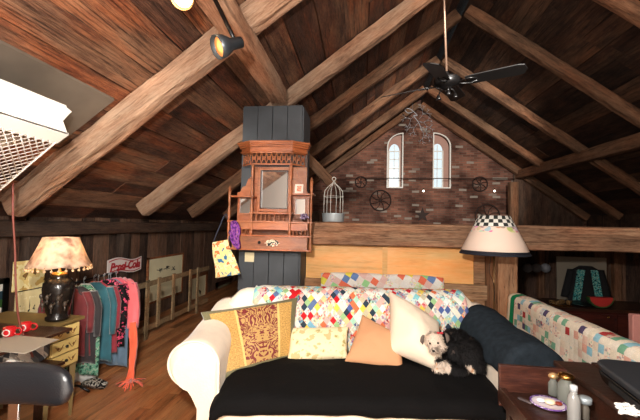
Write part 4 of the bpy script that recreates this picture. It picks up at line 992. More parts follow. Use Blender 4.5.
# side plate (Y-Z outline) with a notched end
def plate(mb, pts, x, t): # pts (y,z)
    n = len(pts); i0 = mb.add([(x, y, z) for y, z in pts]); i1 = mb.add([(x-t, y, z) for y, z in pts])
    mb.face([i0+i for i in range(n)]); mb.face([i1+i for i in reversed(range(n))])
    for i in range(n): j = (i+1) % n; mb.face((i0+i, i1+i, i1+j, i0+j))
plate(mb, [(.03, .0), (-.02, vz*.45), (.05, vz*.92), (.0, vz), (-.5, vz), (-.52, vz+.07), (-1.6, vz+.07), (-1.6, 0)], 0, .015)
mb.build('side_plate', WHITE, gb, bevel=.003)
mb = MB(); mb.loft([[(0, .03, 0), (0, -1.6, 0), (0, -1.6, .012), (0, .03, .012)], [(sl.x*.12, .02, sl.z*.12), (sl.x*.12, -1.6, sl.z*.12), (sl.x*.12, -1.6, sl.z*.12+.012), (sl.x*.12, .02, sl.z*.12+.012)]], sm=False)
mb.loft([[(-.0, 0, vz), (0, -1.6, vz), (0, -1.6, vz+.01), (0, 0, vz+.01)], [(-.5, 0, vz-.3), (-.5, -1.6, vz-.3), (-.5, -1.6, vz-.29), (-.5, 0, vz-.29)]], sm=False)
mb.build('housing', WHITE, gb)
mb = MB(); nW, nL = 22, 62; A0 = Vector((sl.x*.1, 0, sl.z*.1)); SLn = Vector((sl.x, 0, sl.z))*1.3; 
cw = SLn.length/nW
for i in range(-nW, nL):
    for sg in (1, -1):
        y0_ = -i*cw; y1_ = y0_-nW*cw; 
        if sg == 1: s0_, s1_ = 0., 1.
        else: s0_, s1_ = 1., 0.
        # clip to y in [-1.6, 0]
        t0, t1 = 0., 1.
        if y0_ > 0: t0 = (y0_-0)/(y0_-y1_)
        if y1_ < -1.6: t1 = (y0_+1.6)/(y0_-y1_)
        if t1-t0 < .01: continue
        pa_, pb_ = [A0+SLn*(s0_+(s1_-s0_)*t)+Vector((0, y0_+(y1_-y0_)*t, 0)) for t in (t0, t1)]
        mb.tube([pa_, pb_], .0045, 4)
mb.tube([A0, A0+SLn], .008, 5); mb.build('wire_grille', plain('grille_wire', srgb(200, 190, 180), .5, .1), gb)
# pipes / fins behind the grille
mb = MB()
for k in range(3): f = .3+.27*k; mb.cyl((sl.x*f-.02, -1.5, sl.z*f+.1), (sl.x*f-.02, -.1, sl.z*f+.1), .035)
mb.build('heater_tube', plain('cream_enamel', srgb(220, 196, 176), .4), gb)
# hanging cord
tag(MB().tube(smooth([atY(13, 183, 2.3), atY(13, 215, 2.3), atY(15, 250, 2.32), atY(16, 290, 2.3), atY(20, 325, 2.2), atY(33, 357, 2.15)], 6), .007, 6).build('hanging_cord', plain('red_brown_cord', srgb(120, 60, 48), .6)), 'reddish cord hanging down the left side in front of the posters', 'cord')

# ------------------------------------------------------------ left wall: sign, pictures, posters
def wall_frame(px0, px1, py_t, py_b, name, label, fw_, fmat, pmat, x=LX+.03, cat='picture', matt=None):
    a = atX(px0, py_t, x); b = atX(px1, py_t, x); zt = a.z; zb = atX(px0, py_b, x).z
    y0, y1 = a.y, b.y; o = thing(name, label, cat, (x, (y0+y1)/2, zb)); W = y1-y0; H = zt-zb; mb = MB()
    if fw_:
        for (p, q) in (((-W/2, 0), (-W/2+fw_, H)), ((W/2-fw_, 0), (W/2, H)), ((-W/2, 0), (W/2, fw_)), ((-W/2, H-fw_), (W/2, H))): mb.bb((-.012, p[0], p[1]), (.018, q[0], q[1]))
        mb.build('frame', fmat, o)
    MB().bb((-.01, -W/2+fw_, fw_), (.004, W/2-fw_, H-fw_)).build('print', pmat, o)
    return o, W, H
PAPER = plain('aged_paper', srgb(224, 214, 176), .6, var=.06, bscale=20)
FRB = wood('thin_brown_frame', srgb(90, 50, 28), srgb(140, 84, 50), srgb(170, 110, 70))
o, W, H = wall_frame(147.5, 183, 258, 305, 'framed_print', 'large framed drawing of small birds on cream paper on the left wall', .03, FRB, PAPER)
INK = plain('ink', srgb(50, 50, 44), .8)
mb = MB(); rg = random.Random(4)
for (cy, cz) in ((-.22, .68), (.0, .7), (.22, .66), (-.05, .45)):
    for k in range(8): a = rg.uniform(0, 6.28); mb.tube([(.006, W*cy*.9+.0, H*cz), (.006, W*cy*.9+.1*cos(a), H*cz+.035*sin(a))], .006, 4)
mb.build('bird_drawing', INK, o)
o, W, H = wall_frame(190, 207, 276, 310, 'framed_print', 'brown framed drawing on the left wall right of the bird drawing', .07, FRB, PAPER)
mb = MB()
for k in range(12): a = rg.uniform(0, 6.28); mb.tube([(.006, 0, H*.5), (.006, .12*cos(a), H*.5+.14*sin(a))], .008, 4)
mb.build('plant_drawing', INK, o)
wall_frame(216, 231, 283, 310, 'framed_print', 'dark little framed print at the far end of the left wall', .1, W_DARK, plain('dim_paper', srgb(110, 110, 90), .6))
lf, W, H = wall_frame(-8, 8, 280, 322, 'framed_print', 'picture of green hills in a black frame with white mat at the left edge', .05, BLACKMETAL, WHITE)
MB().bb((.004, -W/2+.1, .12), (.008, W/2-.1, H-.12)).build('landscape', print_mat('green_hills', [(0, srgb(40, 60, 70)), (.45, srgb(50, 86, 40)), (.55, srgb(96, 120, 90))], 6), lf)
POST1 = print_mat('lamplit_poster', [(0, srgb(120, 90, 50)), (.34, srgb(226, 200, 130)), (.45, srgb(240, 224, 166)), (.6, srgb(206, 170, 96)), (.72, srgb(110, 80, 50))], 9, det=2)  # yellow of the lamplight is put into the poster colours
POST2 = print_mat('drawing_poster', [(0, srgb(60, 54, 44)), (.34, srgb(228, 212, 160)), (.6, srgb(244, 232, 190))], 16, det=4)
wall_frame(14, 45, 262, 292, 'poster', 'poster coloured with lamplight yellow, pinned above the other behind the vase lamp', 0, None, POST1, LX+.13, 'poster')
wall_frame(16, 46, 293, 322, 'poster', 'cream poster with ink figures just above the desk beside the vase', 0, None, POST2, LX+.13, 'poster')
# wavy tin sign
sa, sb = atX(107, 265, LX+.15), atX(140.5, 265, LX+.15); sw_ = sb.y-sa.y; shh = sw_*.27
sg = thing('tin_sign', 'small red and white lettered tin sign on the left wall above the clothes', 'sign', (LX+.15, (sa.y+sb.y)/2, (sa.z+sb.z)/2))
m0 = MB(); n = 24
i0 = m0.add([(.0, -sw_/2+sw_*i/n, -shh/2+.025*sin(i/n*2*pi)+.0) for i in range(n+1)]+[(.0, sw_/2-sw_*i/n, shh/2+.025*sin((1-i/n)*2*pi)) for i in range(n+1)])
i1 = m0.add([v+Vector((.012, 0, 0)) for v in m0.v[:]]); nn = 2*(n+1)
m0.face([i0+i for i in range(nn)]); m0.face([i1+i for i in reversed(range(nn))])
for i in range(nn): j = (i+1) % nn; m0.face((i0+i, i0+j, i1+j, i1+i))
m0.build('sign_plate', plain('sign_white', srgb(216, 206, 200), .4), sg)
tmx = Matrix(((0, 0, 1, .014), (1, 0, 0, 0), (0, 1, 0, -.01), (0, 0, 0, 1)))
t = text('lettering', 'Pepsi-Cola', shh*.82, plain('sign_red', srgb(170, 28, 36), .4), None, None, .25, .003, 1, .006)
t.parent = sg; t.matrix_local = tmx
ww = max(v.co.x for v in t.data.vertices)-min(v.co.x for v in t.data.vertices); t.scale = (sw_*.9/ww, 1, 1)
mb = MB()
for s_ in (-1, 1): mb.tube([(.013, -sw_/2+.02+(sw_-.04)*i/n, s_*(shh/2-.02)+.025*sin(i/n*2*pi)) for i in range(n+1)], .008, 4)
mb.build('red_border', plain('sign_red', (0, 0, 0)), sg)
# slatted rail standing before the wall
ya, yb = atX(133, 290, -2.9).y, atX(209, 274, -2.9).y; zt_ = .74; zb_ = .14
lr = thing('slatted_rail', 'pale wooden slatted rail standing along the left wall', 'rail', (-2.9, ya, 0))
for z in (zt_, zb_): MB().bb((-.02, 0, z-.035), (.0, yb-ya, z+.035)).build('rail', W_PALE, lr)
for px in (146.5, 158, 172.5, 189, 196.5):
    y = atX(px, 300, -2.9).y-ya; MB().bb((.0, y-.032, .0 if px in (146.5, 196.5) else .1), (.022, y+.032, zt_+.06)).build('slat', W_PALE, lr)

# ------------------------------------------------------------ clothes rack
ra_, rb_ = Vector((-2.7, 3.02, 0)), Vector((-2.84, 3.72, 0)); RZT = 1.0
rk = thing('clothes_rack', 'low black metal clothes rack full of colourful garments beside the drawer cabinet', 'rack', ra_)
rd = rb_-ra_
MB().tube([(0, 0, RZT), rd+Vector((0, 0, RZT))], .012, 8).build('rail', BLACKMETAL, rk)
for q in (Vector((0, 0, 0)), rd):
    MB().tube([q+Vector((0, 0, .06)), q+Vector((0, 0, RZT))], .011, 8).build('upright', BLACKMETAL, rk)
    MB().tube([q+Vector((-.22, 0, .02)), q+Vector((-.12, 0, .06)), q+Vector((.12, 0, .06)), q+Vector((.22, 0, .02))], .011, 8).build('foot', BLACKMETAL, rk)
MB().tube([Vector((0, 0, .2)), rd+Vector((0, 0, .2))], .009, 8).build('lower_rail', BLACKMETAL, rk)
def garment(t, w, L, mat, label, name, tw=0, th=.055, off=0, sleeves=True, flare=1.15):
    p = ra_+rd*t; o = thing(name, label, 'garment', (p.x+off, p.y, RZT+.012), tw); mb = MB(); secs = []; ph = random.random()*6
    for i in range(19):
        s = i/18; z = -.05-s*L; sh = min(1, (s*L/.1)) if s*L < .1 else 1
        ww = (.09+(w-.09)*sin(sh*pi/2))*(1+(flare-1)*s); tt = th*(.35+.65*sin(min(1, s*5)*pi/2))*(1+.5*s); ring = []
        for k in range(40):
            a = 2*pi*k/40; f = .012*(.3+s)*sin(7*cos(a)*1.8+ph+.8*s*sin(ph)); dz = -.045*abs(cos(a))**2*(sh if s < .3 else 1) + .012*sin(cos(a)*9+ph)*s
            ring.append((ww/2*cos(a)+.01*sin(ph+s*3), tt/2*sin(a)+f, z+dz))
        secs.append(ring)
    mb.loft(secs); mb.build('cloth', mat, o)
    if sleeves:
        for sx in (-1, 1):
            m2 = MB(); m2.loft([[(sx*(w/2-.03+.05*min(1, s*3))+.035*(1-s*.2)*cos(a), .03*sin(a)-.012*s, -.1-s*L*.62+.0*cos(a)) for a in [2*pi*k/12 for k in range(12)]] for s in [q/8 for q in range(9)]]); m2.build('sleeve', mat, o)
    MB().tube([(0, 0, 0), (0, .02, .012), (0, 0, .024), (0, -.015, .01), (0, 0, -.05)], .0025, 5).build('hanger_hook', STEEL, o)
    return o
V_ = lambda n, c, v=.25: plain(n, c, .75, bump=.4, bscale=30, var=v, sheen=.4)
GR = print_mat('green_sequin_print', [(0, srgb(40, 74, 62)), (.42, srgb(96, 150, 124)), (.55, srgb(150, 170, 150)), (.62, srgb(40, 60, 56)), (.68, srgb(150, 60, 60))], 34, det=4)
BG = print_mat('black_pink_print', [(0, srgb(20, 18, 20)), (.52, srgb(30, 26, 28)), (.58, srgb(200, 70, 100)), (.66, srgb(40, 30, 30))], 26)
garment(.02, .36, .62, V_('maroon_velvet', srgb(96, 16, 24)), 'maroon velvet dress hanging nearest on the clothes rack', 'maroon_dress', R(24), off=-.06)
garment(.12, .36, .5, V_('cream_knit', srgb(206, 196, 160)), 'cream top peeking out behind the maroon velvet dress', 'cream_shirt', R(20), off=-.08)
garment(.2, .3, .84, GR, 'patterned green dress with red dots hanging beside the rack upright', 'green_dress', R(14), off=.02, sleeves=False)
garment(.3, .26, .95, V_('white_lace', srgb(196, 196, 190)), 'long white lace skirt showing its hem low on the clothes rack', 'white_skirt', R(12), off=-.02, sleeves=False)
garment(.42, .36, .76, V_('teal_silk', srgb(26, 84, 96)), 'plain teal dress in the middle of the clothes rack', 'teal_dress', R(16), off=.03)
garment(.52, .36, .6, V_('orange_cotton', srgb(206, 84, 40)), 'orange top between the teal dress and the black jacket on the rack', 'orange_shirt', R(10), off=.0)
garment(.62, .4, .66, BG, 'black jacket dotted with pink on the clothes rack', 'black_jacket', R(12), off=.06)
garment(.76, .38, .9, V_('blue_grey_knit', srgb(86, 110, 130)), 'blue grey long top near the far end of the clothes rack', 'blue_tunic', R(10), off=.08, sleeves=False)
garment(.07, .34, .7, V_('black_rayon', srgb(30, 26, 30)), 'plain black dress between the maroon and the cream garments on the rack', 'black_dress', R(30), off=.0)
garment(.48, .34, .7, V_('dark_red_wool', srgb(130, 30, 44)), 'dark red jacket between the teal dress and the orange shirt on the rack', 'red_jacket', R(26), off=.05)
garment(.7, .36, .56, print_mat('rose_leopard', [(0, srgb(200, 80, 110)), (.46, srgb(30, 22, 26)), (.56, srgb(210, 100, 120)), (.64, srgb(40, 28, 30))], 30), 'rose and black spotted blouse between the black jacket and the blue tunic', 'spotted_blouse', R(20), off=.08)
garment(.88, .44, .62, V_('rose_wool', srgb(206, 84, 100)), 'fluffy rose pink cardigan at the far end of the clothes rack', 'pink_cardigan', R(8), th=.1, off=.1)
PK = V_('coral_scarf_cloth', srgb(228, 104, 110), .2)
b0 = atY(126, 285, 3.72)
mb = MB(); strip(mb, smooth([atY(112, 283, 3.8)-b0, atY(122, 282, 3.7)-b0, atY(131, 292, 3.6)-b0, atY(134, 310, 3.58)-b0, atY(133, 328, 3.56)-b0], 4), [.08, .1, .12, .14, .15, .15, .16, .16, .16, .16, .15, .15, .14, .13, .12, .11, .1], .08, fold=.25)
tag(mb.build('coral_shawl', PK, loc=b0), 'fuzzy coral pink shawl thrown over the far end of the clothes rack', 'shawl')
b0 = atY(131, 325, 3.5)
mb = MB(); strip(mb, smooth([atY(133, 322, 3.52)-b0, atY(134, 345, 3.5)-b0, atY(132, 368, 3.42)-b0, atY(130, 380, 3.36)-b0], 5), [.05, .06, .07, .08, .08, .08, .07, .07, .07, .06, .06, .07, .08, .08, .09, .09], .04, fold=.35)
sc = mb.build('orange_scarf', V_('orange_scarf_cloth', srgb(232, 96, 60), .2), loc=b0); tag(sc, 'long orange scarf hanging from the shawl down to the floor', 'scarf')
e0 = atZ(131, 383, .02)-b0; mb = MB()
for k in range(34): a = random.uniform(0, 6.28); l = random.uniform(.05, .15); mb.tube([e0+Vector((0, 0, .03)), e0+Vector((cos(a)*l*.6, sin(a)*l*.6, .015)), e0+Vector((cos(a)*l, sin(a)*l, -.012))], .005, 4)
mb.build('fringe', plain('orange_scarf_cloth', (0, 0, 0)), sc)
h0 = atZ(93, 388, .0)
tag(strip(MB(), [(-.1, 0, .03), (-.03, .02, .05), (.05, 0, .045), (.12, .02, .02)], [.1, .16, .14, .06], .05, (0, 1, 0)).build('fallen_cloth', print_mat('dark_leaf_cloth', [(0, srgb(30, 30, 30)), (.5, srgb(180, 176, 166)), (.6, srgb(60, 56, 50))], 30), loc=h0), 'crumpled black and white cloth on the floor under the clothes rack', 'cloth')

# ------------------------------------------------------------ drawer cabinet with vase lamp
fx = -2.33; cy0, cy1 = atX(50, 330, fx).y, atX(81, 318, fx).y; CT = atX(81, 316, fx).z
cab = thing('drawer_cabinet', 'small olive cabinet with three cream drawers and tall legs under the vase lamp', 'cabinet', (fx, cy0, 0))
OL = plain('olive_paint', srgb(112, 92, 52), .5, var=.15, bscale=20); CRD = plain('cream_drawer', srgb(206, 180, 112), .5, var=.1, bscale=20)
CD = cy1-cy0; WD = .72; DH = .11
MB().bb((-WD, -.02, CT-.025), (.02, CD+.02, CT)).build('top', OL, cab, bevel=.004)
MB().bb((-WD+.02, 0, CT-.03-DH*3-.02), (-.012, CD, CT-.025)).build('body', OL, cab)
for k in range(3):
    zc = CT-.035-DH*(k+.5); dr = MB().bb((-.012, .02, zc-DH/2+.006), (.008, CD-.02, zc+DH/2-.006)).build('drawer', CRD, cab, bevel=.003)
    MB().ball((.018, CD/2, zc), .012, 10).build('knob', BLACKMETAL, dr)
    for s_ in (-1, 1):
        mb = MB(); mb.tube([(.009, CD/2+s_*q*CD*.4, zc+.02*sin(q*9)) for q in [.2+.07*j for j in range(10)]], .003, 4); mb.ball((.009, CD/2+s_*CD*.25, zc), .012, 8, (.3, 1, 1))
        mb.build('stencil', plain('stencil_brown', srgb(120, 84, 40), .6), dr)
for (x, y) in ((-.03, .03), (-.03, CD-.03), (-WD+.05, .03), (-WD+.05, CD-.03)):
    MB().cyl((x, y, 0), (x, y, CT-.03-DH*3), .016, .03, 4, False).build('leg', OL, cab)
vp = atZ(57, 320, CT); vp.z = CT
vl = thing('vase_lamp', 'table lamp with a black relief vase base and a fringed floral shade', 'lamp', vp)
VB = plain('black_ceramic', srgb(22, 18, 15), .22, bump=.4, bscale=24)
MB().lathe([(r_k*.95, z_k*1.14) for r_k, z_k in [(.075, 0), (.085, .01), (.085, .025), (.07, .035), (.085, .07), (.105, .15), (.115, .22), (.11, .26), (.08, .285), (.06, .3), (.065, .315), (.02, .32)]], (0, 0, 0), 28).build('vase', VB, vl)
MB().lathe([(.055, .355), (.06, .365), (.05, .38), (.012, .385), (.01, .44), (.02, .45), (.02, .49), (.0, .5)], (0, 0, 0), 18).build('lamp_cap', GOLD, vl)
mb = MB()
for i, (a, z) in enumerate(((-1.9, .14), (-1.5, .2), (-1.2, .13), (-.8, .19), (-2.3, .2), (-.4, .14))):
    q = Vector((.108*cos(a), .108*sin(a), z)); mb.ball(q, .014, 8, (1, 1, 1.6)); mb.tube([q, q+Vector((.01, -.01, -.05))], .006, 5); mb.tube([q, q+Vector((.03, 0, .03))], .005, 5)
mb.build('relief', plain('worn_relief', srgb(60, 50, 40), .35), vl)
def shade2(name, r0, r1, z0, z1, n=40):
    mb = MB(); secs = []
    for i in range(9):
        t = i/8; r = r0+(r1-r0)*(t**.85); z = z0+(z1-z0)*t
        secs.append([Vector(((r*(1+.02*sin(8*a)+.012*sin(24*a)*t))*cos(a), (r*(1+.02*sin(8*a)+.012*sin(24*a)*t))*sin(a), z+.008*cos(8*a)*(1-t))) for a in [2*pi*k/n for k in range(n)]])
    mb.loft(secs, cap=False); return mb
m, nt, b = newmat('floral_shade'); tc = N(nt, 'ShaderNodeTexCoord'); n1 = N(nt, 'ShaderNodeTexNoise'); n1.inputs['Scale'].default_value = 9; n1.inputs['Detail'].default_value = 5; nt.links.new(tc.outputs['Object'], n1.inputs['Vector'])
rr = ramp(nt, [(.28, srgb(120, 80, 62)), (.42, srgb(206, 176, 150)), (.55, srgb(232, 212, 188)), (.7, srgb(176, 134, 112))]); nt.links.new(n1.outputs[0], rr.inputs[0]); nt.links.new(rr.outputs[0], b.inputs['Base Color'])
tr = N(nt, 'ShaderNodeBsdfTranslucent'); nt.links.new(rr.outputs[0], tr.inputs[0]); mxs = N(nt, 'ShaderNodeMixShader'); mxs.inputs[0].default_value = .45
nt.links.new(b.outputs[0], mxs.inputs[1]); nt.links.new(tr.outputs[0], mxs.inputs[2]); nt.links.new(mxs.outputs[0], nt.nodes['Material Output'].inputs['Surface'])
SZ0, SZ1 = .43, .66
sh = shade2('lamp_shade', .215, .12, SZ0, SZ1).build('lamp_shade', m, vl, solid=.002)
mb = MB()
for k in range(30): a = 2*pi*k/30; mb.ball((.215*cos(a), .215*sin(a), SZ0-.02), .011, 7); mb.cyl((.215*cos(a), .215*sin(a), SZ0-.012), (.215*cos(a), .215*sin(a), SZ0+.01), .004, n=5)
mb.build('bead_fringe', plain('fringe_beige', srgb(196, 160, 120), .7), sh)
MB().ball((.05, -.03, .55), .03, 12, (1, 1, 1.3)).build('bulb', emis('lamp_bulb', (1, .75, .4), 25), vl)
point('vase_lamp_light', vp+Vector((-.03, .03, .5)), 5.5, (1, .72, .38), .05)

# ------------------------------------------------------------ dark desk in front of the cabinet
dz_ = .8; dx0 = atZ(73, 327.5, dz_); dy0, dy1 = 1.5, dx0.y
dk_ = thing('desk', 'dark wooden desk at the left edge in front of the cream drawers', 'desk', (-2.45, 1.9, 0))
ddx1 = dx0.x+2.45
MB().bb((-.6, dy0-1.9, dz_-.02), (ddx1, dy1-1.9, dz_)).build('top', W_DARK, dk_, bevel=.004)
for x in (-.55, ddx1-.32):
    for y in (dy0-1.85, dy1-1.9+.03): MB().bb((x, y, 0), (x+.04, y+.04, dz_-.02)).build('leg', W_DARK, dk_)
MB().bb((-.58, dy0-1.86, .54), (ddx1-.03, dy1-1.92, .56)).build('lower_shelf', W_DARK, dk_)
pp = atZ(18, 344, dz_); tag(flat('paper_sheet', [[(-.2, -.12), (.22, -.14), (.2, .12), (-.18, .14)]], .003, plain('grey_paper', srgb(170, 160, 144), .7), mw=Matrix.Translation((pp.x-.02, pp.y, dz_+.002))), 'loose grey paper sheet under the red candle holders', 'paper')
RD = plain('red_tin', srgb(190, 24, 30), .35)
for k, (px, py) in enumerate(((9, 336), (25, 331))):
    p = atZ(px, py, dz_+.005); o = thing('candle_holder', ('left' if k == 0 else 'right') + ' one of the two red tin holders on the desk', 'candle holder', p, R(20), 'red tin holders on the desk')
    MB().lathe([(.03, 0), (.033, .004), (.036, .06), (.033, .06), (.03, .006)], (0, 0, 0), 18).build('cup', RD, o)
    MB().torus((.05, -.0, .03), .022, .006, (0, 1, 0), 16).build('ring_handle', RD, o); MB().torus((0, -.034, .03), .02, .004, (0, 1, 0), 16).build('disc', plain('white_enamel', srgb(220, 210, 200), .4), o)
c0 = atZ(22, 366, .56)+Vector((-.16, 0, 0)); c0.z = .561; 
tag(softbox(MB(), -.25, .25, -.16, .16, 0, .17, .06, .02).build('checked_cushion', patch('grey_check', .04, 0, [srgb(90, 90, 94), srgb(226, 222, 210), srgb(120, 120, 120), srgb(236, 232, 220)]), mw=Matrix.Translation(c0)), 'grey and white checked cloth bundle on the shelf below the desk', 'cushion')
for f in bpy.data.objects['checked_cushion'].data.polygons:
    me = bpy.data.objects['checked_cushion'].data; uv = me.uv_layers[0]
    for li in f.loop_indices: c = me.vertices[me.loops[li].vertex_index].co; uv.data[li].uv = (c.x+c.y*.4, c.z+c.y)

# ------------------------------------------------------------ black padded stool at lower left
ba, bb_ = atY(-36, 385, 1.2), atY(75, 380, 1.2); cx_ = (ba.x+bb_.x)/2; bz = atY(30, 391, 1.2).z
ch = thing('bar_stool', 'black leather stool with a padded back and chrome stem at the lower left corner', 'stool', (cx_, 1.0, 0), R(0))
ch.rotation_euler = (0, 0, R(10)); hw2 = (bb_.x-ba.x)/2
mb = MB(); secs = []
for i in range(25):
    t = -1+2*i/24; x = t*hw2; e = (1-abs(t)**6)**.5 if abs(t) < 1 else 0.02; e = max(e, .08); zz = .012*(1-t*t)
    secs.append([(x, .2+.03*(1-t*t)+.035*e*cos(a)*(1), bz+zz+(.078*e)*(abs(sin(a))**.7)*(1 if sin(a) > 0 else -1)) for a in [2*pi*k/20 for k in range(20)]])
mb.loft(secs); mb.build('back_pad', LEATHER, ch)
MB().bb((-.02, .225, .62), (.02, .235, bz-.02)).build('back_bracket', CHROME, ch, bevel=.002)
MB().lathe([(.001, .6), (.19, .6), (.2, .62), (.2, .66), (.17, .685), (.001, .69)], (0, 0, 0), 28).build('seat', LEATHER, ch)
MB().cyl((0, 0, .03), (0, 0, .6), .025).build('stem', CHROME, ch); MB().lathe([(.2, 0), (.2, .01), (.05, .03), (.03, .05)], (0, 0, 0), 28).build('base', CHROME, ch)
MB().tube([(.0, .02, .6), (0, .24, .615), (0, .236, .7)], .014, 6).build('bracket_arm', CHROME, ch)

# ------------------------------------------------------------ lower right: tray table and plank chest
TZ = .72
ta = atZ(503, 391, TZ); 
tt = thing('tray_table', 'dark wooden tray table with a raised back board at the lower right', 'table', (1.2, 2.1, 0))
tx0 = ta.x-1.2; tx1 = atZ(553, 360, .85).x-1.2-.01; ty1 = ta.y-2.1; ty0 = -.8
MB().bb((tx0, ty0, TZ-.03), (tx1, ty1, TZ)).build('tray', W_DARK, tt)
MB().bb((tx0-.02, ty0, TZ-.06), (tx0+.012, ty1+.01, TZ+.02)).build('side_rim', W_DARK, tt, bevel=.004)
MB().bb((tx0-.02, ty1-.005, TZ-.08), (tx1, ty1+.02, TZ+.14)).build('back_board', wood('red_brown_board', srgb(30, 14, 10), srgb(62, 32, 24), srgb(104, 60, 44), 1, .3, .25, 'Object', None, .5, .8), tt, bevel=.005)
for x in (tx0+.01, tx1-.05):
    for y in (ty0+.03, ty1-.06): MB().bb((x, y, 0), (x+.045, y+.045, TZ-.03)).build('leg', W_DARK, tt)
# chest with boarded lid
CZ = .85
pc1 = atZ(553, 360, CZ); px_ = pc1.x; 
ct = thing('plank_chest', 'dark chest with a boarded lid beside the tray table', 'chest', (px_, 1.6, 0))
cyb = min(2.95, pc1.y); xr_ = 1.5
for (a, b, z) in ((0, .19, CZ), (.2, xr_-px_, CZ+.004)): MB().bb((a, -.9, z-.03), (b, cyb-1.6, z)).build('lid_board', W_DARK, ct, bevel=.006)
MB().bb((.03, -.85, .0), (xr_-px_-.02, cyb-1.64, CZ-.03)).build('body', W_DARK, ct)
# black rounded appliance on the chest
def rp(w, d, r, n=6): 
    out = []
    for cx, cy, a0 in ((w-r, d-r, 0), (-w+r, d-r, pi/2), (-w+r, -d+r, pi), (w-r, -d+r, 3*pi/2)):
        for i in range(n+1): a = a0+pi/2*i/n; out.append((cx+r*cos(a), cy+r*sin(a)))
    return out
bc = atZ(606, 364, CZ+.1)
bx = thing('record_player', 'black rounded electronic box with a dark grey top at the right edge', 'appliance', (bc.x+.17, bc.y-.3, CZ+.006), R(-8))
mb = MB(); sec = [[(x, y, z) for x, y in rp(.24*k, .34*k, .08)] for z, k in ((0, .9), (.015, .96), (.05, 1), (.06, 1.0))]; mb.loft(sec, sm=False); mb.build('case', plain('black_plastic', srgb(12, 12, 13), .25), bx, bevel=.003)
mb = MB(); mb.loft([[(x, y, z) for x, y in rp(.24*k, .34*k, .08)] for z, k in ((.061, .97), (.09, 1.02), (.1, 1.0))], sm=False); mb.build('lid', plain('slate_plastic', srgb(44, 48, 52), .45), bx, bevel=.004)
mb = MB(); mb.bb((-.247, -.2, .025), (-.238, .17, .05)); mb.build('slot', plain('deep_black', (.004, .004, .004), .6), bx)
# lace doily
lc = atZ(630, 415, CZ+.004); dl = MB(); dv = []
for k in range(60):
    a = random.random()*6.28; q = .05*random.random()**.5; dl.torus((q*cos(a)*.8, q*sin(a)*.8, .01+.022*random.random()), .01, .0035, (random.uniform(-.6, .6), random.uniform(-.6, .6), 1), 9, 4)
tag(dl.build('lace_doily', plain('white_lace_thread', srgb(236, 234, 228), .8), loc=lc), 'crumpled white lace doily at the lower right corner', 'doily')
# bottles and plate on the tray
GL = glass('clear_glass', (.3, .31, .27), .1); GL.node_tree.nodes['Principled BSDF'].inputs['Transmission Weight'].default_value = .55; GLB = plain('perfume', srgb(170, 150, 120), .1)
def bottle(px, py, r, h, neck, cap, capm, label, name='perfume_bottle', gm=None, ball=False):
    p = atZ(px, py, TZ); r *= 1.3; h *= 1.3; neck *= 1.3; cap *= 1.3; o = thing(name, label, 'bottle', (p.x, p.y, TZ+.001))
    MB().lathe([(r*.9, 0), (r, .006), (r, h*.8), (r*.8, h*.92), (neck, h), (neck, h+.012)], (0, 0, 0), 20).build('glass_body', gm or GL, o)
    if ball: MB().lathe([(neck*1.1, 0), (cap*.9, .006), (cap, .016), (cap*.7, .026), (.002, .03)], (0, 0, h+.01), 18).build('cap', capm, o)
    else: MB().lathe([(cap, 0), (cap, .022), (cap*.85, .026), (.002, .027)], (0, 0, h+.01), 18).build('cap', capm, o)
bottle(566, 403, .03, .085, .018, .03, GOLD, 'glass jar with a domed gold lid, largest bottle on the tray table', ball=True)
bottle(553, 395, .02, .06, .012, .02, plain('pale_gold', srgb(226, 184, 130), .3, .6), 'small glass bottle with a pale gold cap behind the plate', ball=True)
bottle(574, 424, .02, .105, .011, .012, plain('frost_cap', srgb(200, 204, 206), .3), 'tall frosted spray bottle with a clear cap in front of the gold lidded jar', gm=plain('frosted_glass', srgb(140, 138, 134), .25))
bottle(585, 419, .014, .05, .01, .022, STEEL, 'little flask with a flared silver top near the bottom edge', 'small_flask', ball=False, gm=plain('dark_glass', srgb(90, 84, 76), .15))
pp = atZ(548, 404, TZ+.01); o = thing('trinket_plate', 'oval white plate with purple rim holding trinkets on the tray table', 'plate', (pp.x, pp.y, TZ), R(-20))
def oval(z, a, b, k=1): b *= 1.15; a *= .92; return [(a*k*cos(t), b*k*sin(t), z) for t in [2*pi*i/32 for i in range(32)]]
MB().loft([oval(0, .05, .04), oval(.004, .065, .05), oval(.014, .085, .068), oval(.017, .083, .066), oval(.008, .06, .045), oval(.006, .001, .001)]).build('dish', plain('white_china', srgb(226, 216, 220), .2), o)
MB().loft([oval(.0145, .0865, .0695), oval(.019, .085, .068), oval(.0165, .077, .06)], cap=False).build('rim', print_mat('purple_rim', [(0, srgb(96, 60, 130)), (.5, srgb(206, 190, 214)), (.56, srgb(110, 70, 140))], 60), o)
for (x, y, r, m_, nm, lb) in ((-.03, .0, .02, plain('white_soap', srgb(226, 228, 234), .4), 'soap', 'white soap lying at the left of the trinket plate'), (.008, -.005, .026, plain('cream_shell', srgb(236, 214, 180), .4), 'shell', 'round cream shell in the middle of the trinket plate'), (.045, .004, .018, plain('red_brown_stone', srgb(136, 52, 34), .4), 'stone', 'red brown stone at the right of the trinket plate')):
    q = Matrix.Rotation(R(-20), 3, 'Z') @ Vector((x, y, 0)); tag(MB().ball((0, 0, 0), r, 14, (1, .8, .5)).build(nm, m_, loc=(pp.x+q.x, pp.y+q.y, TZ+.012+r*.5)), lb, 'trinket')
kp = atZ(525, 402, TZ); tag(softbox(MB(), -.035, .035, -.01, .01, 0, .012, .005, 0, 6, amp=0).build('metal_clip', plain('grey_metal', srgb(120, 110, 110), .3, .7), mw=Matrix.Translation((kp.x, kp.y, TZ+.001)) @ Matrix.Rotation(R(-50), 4, 'Z')), 'small grey metal clip lying left of the trinket plate', 'trinket')

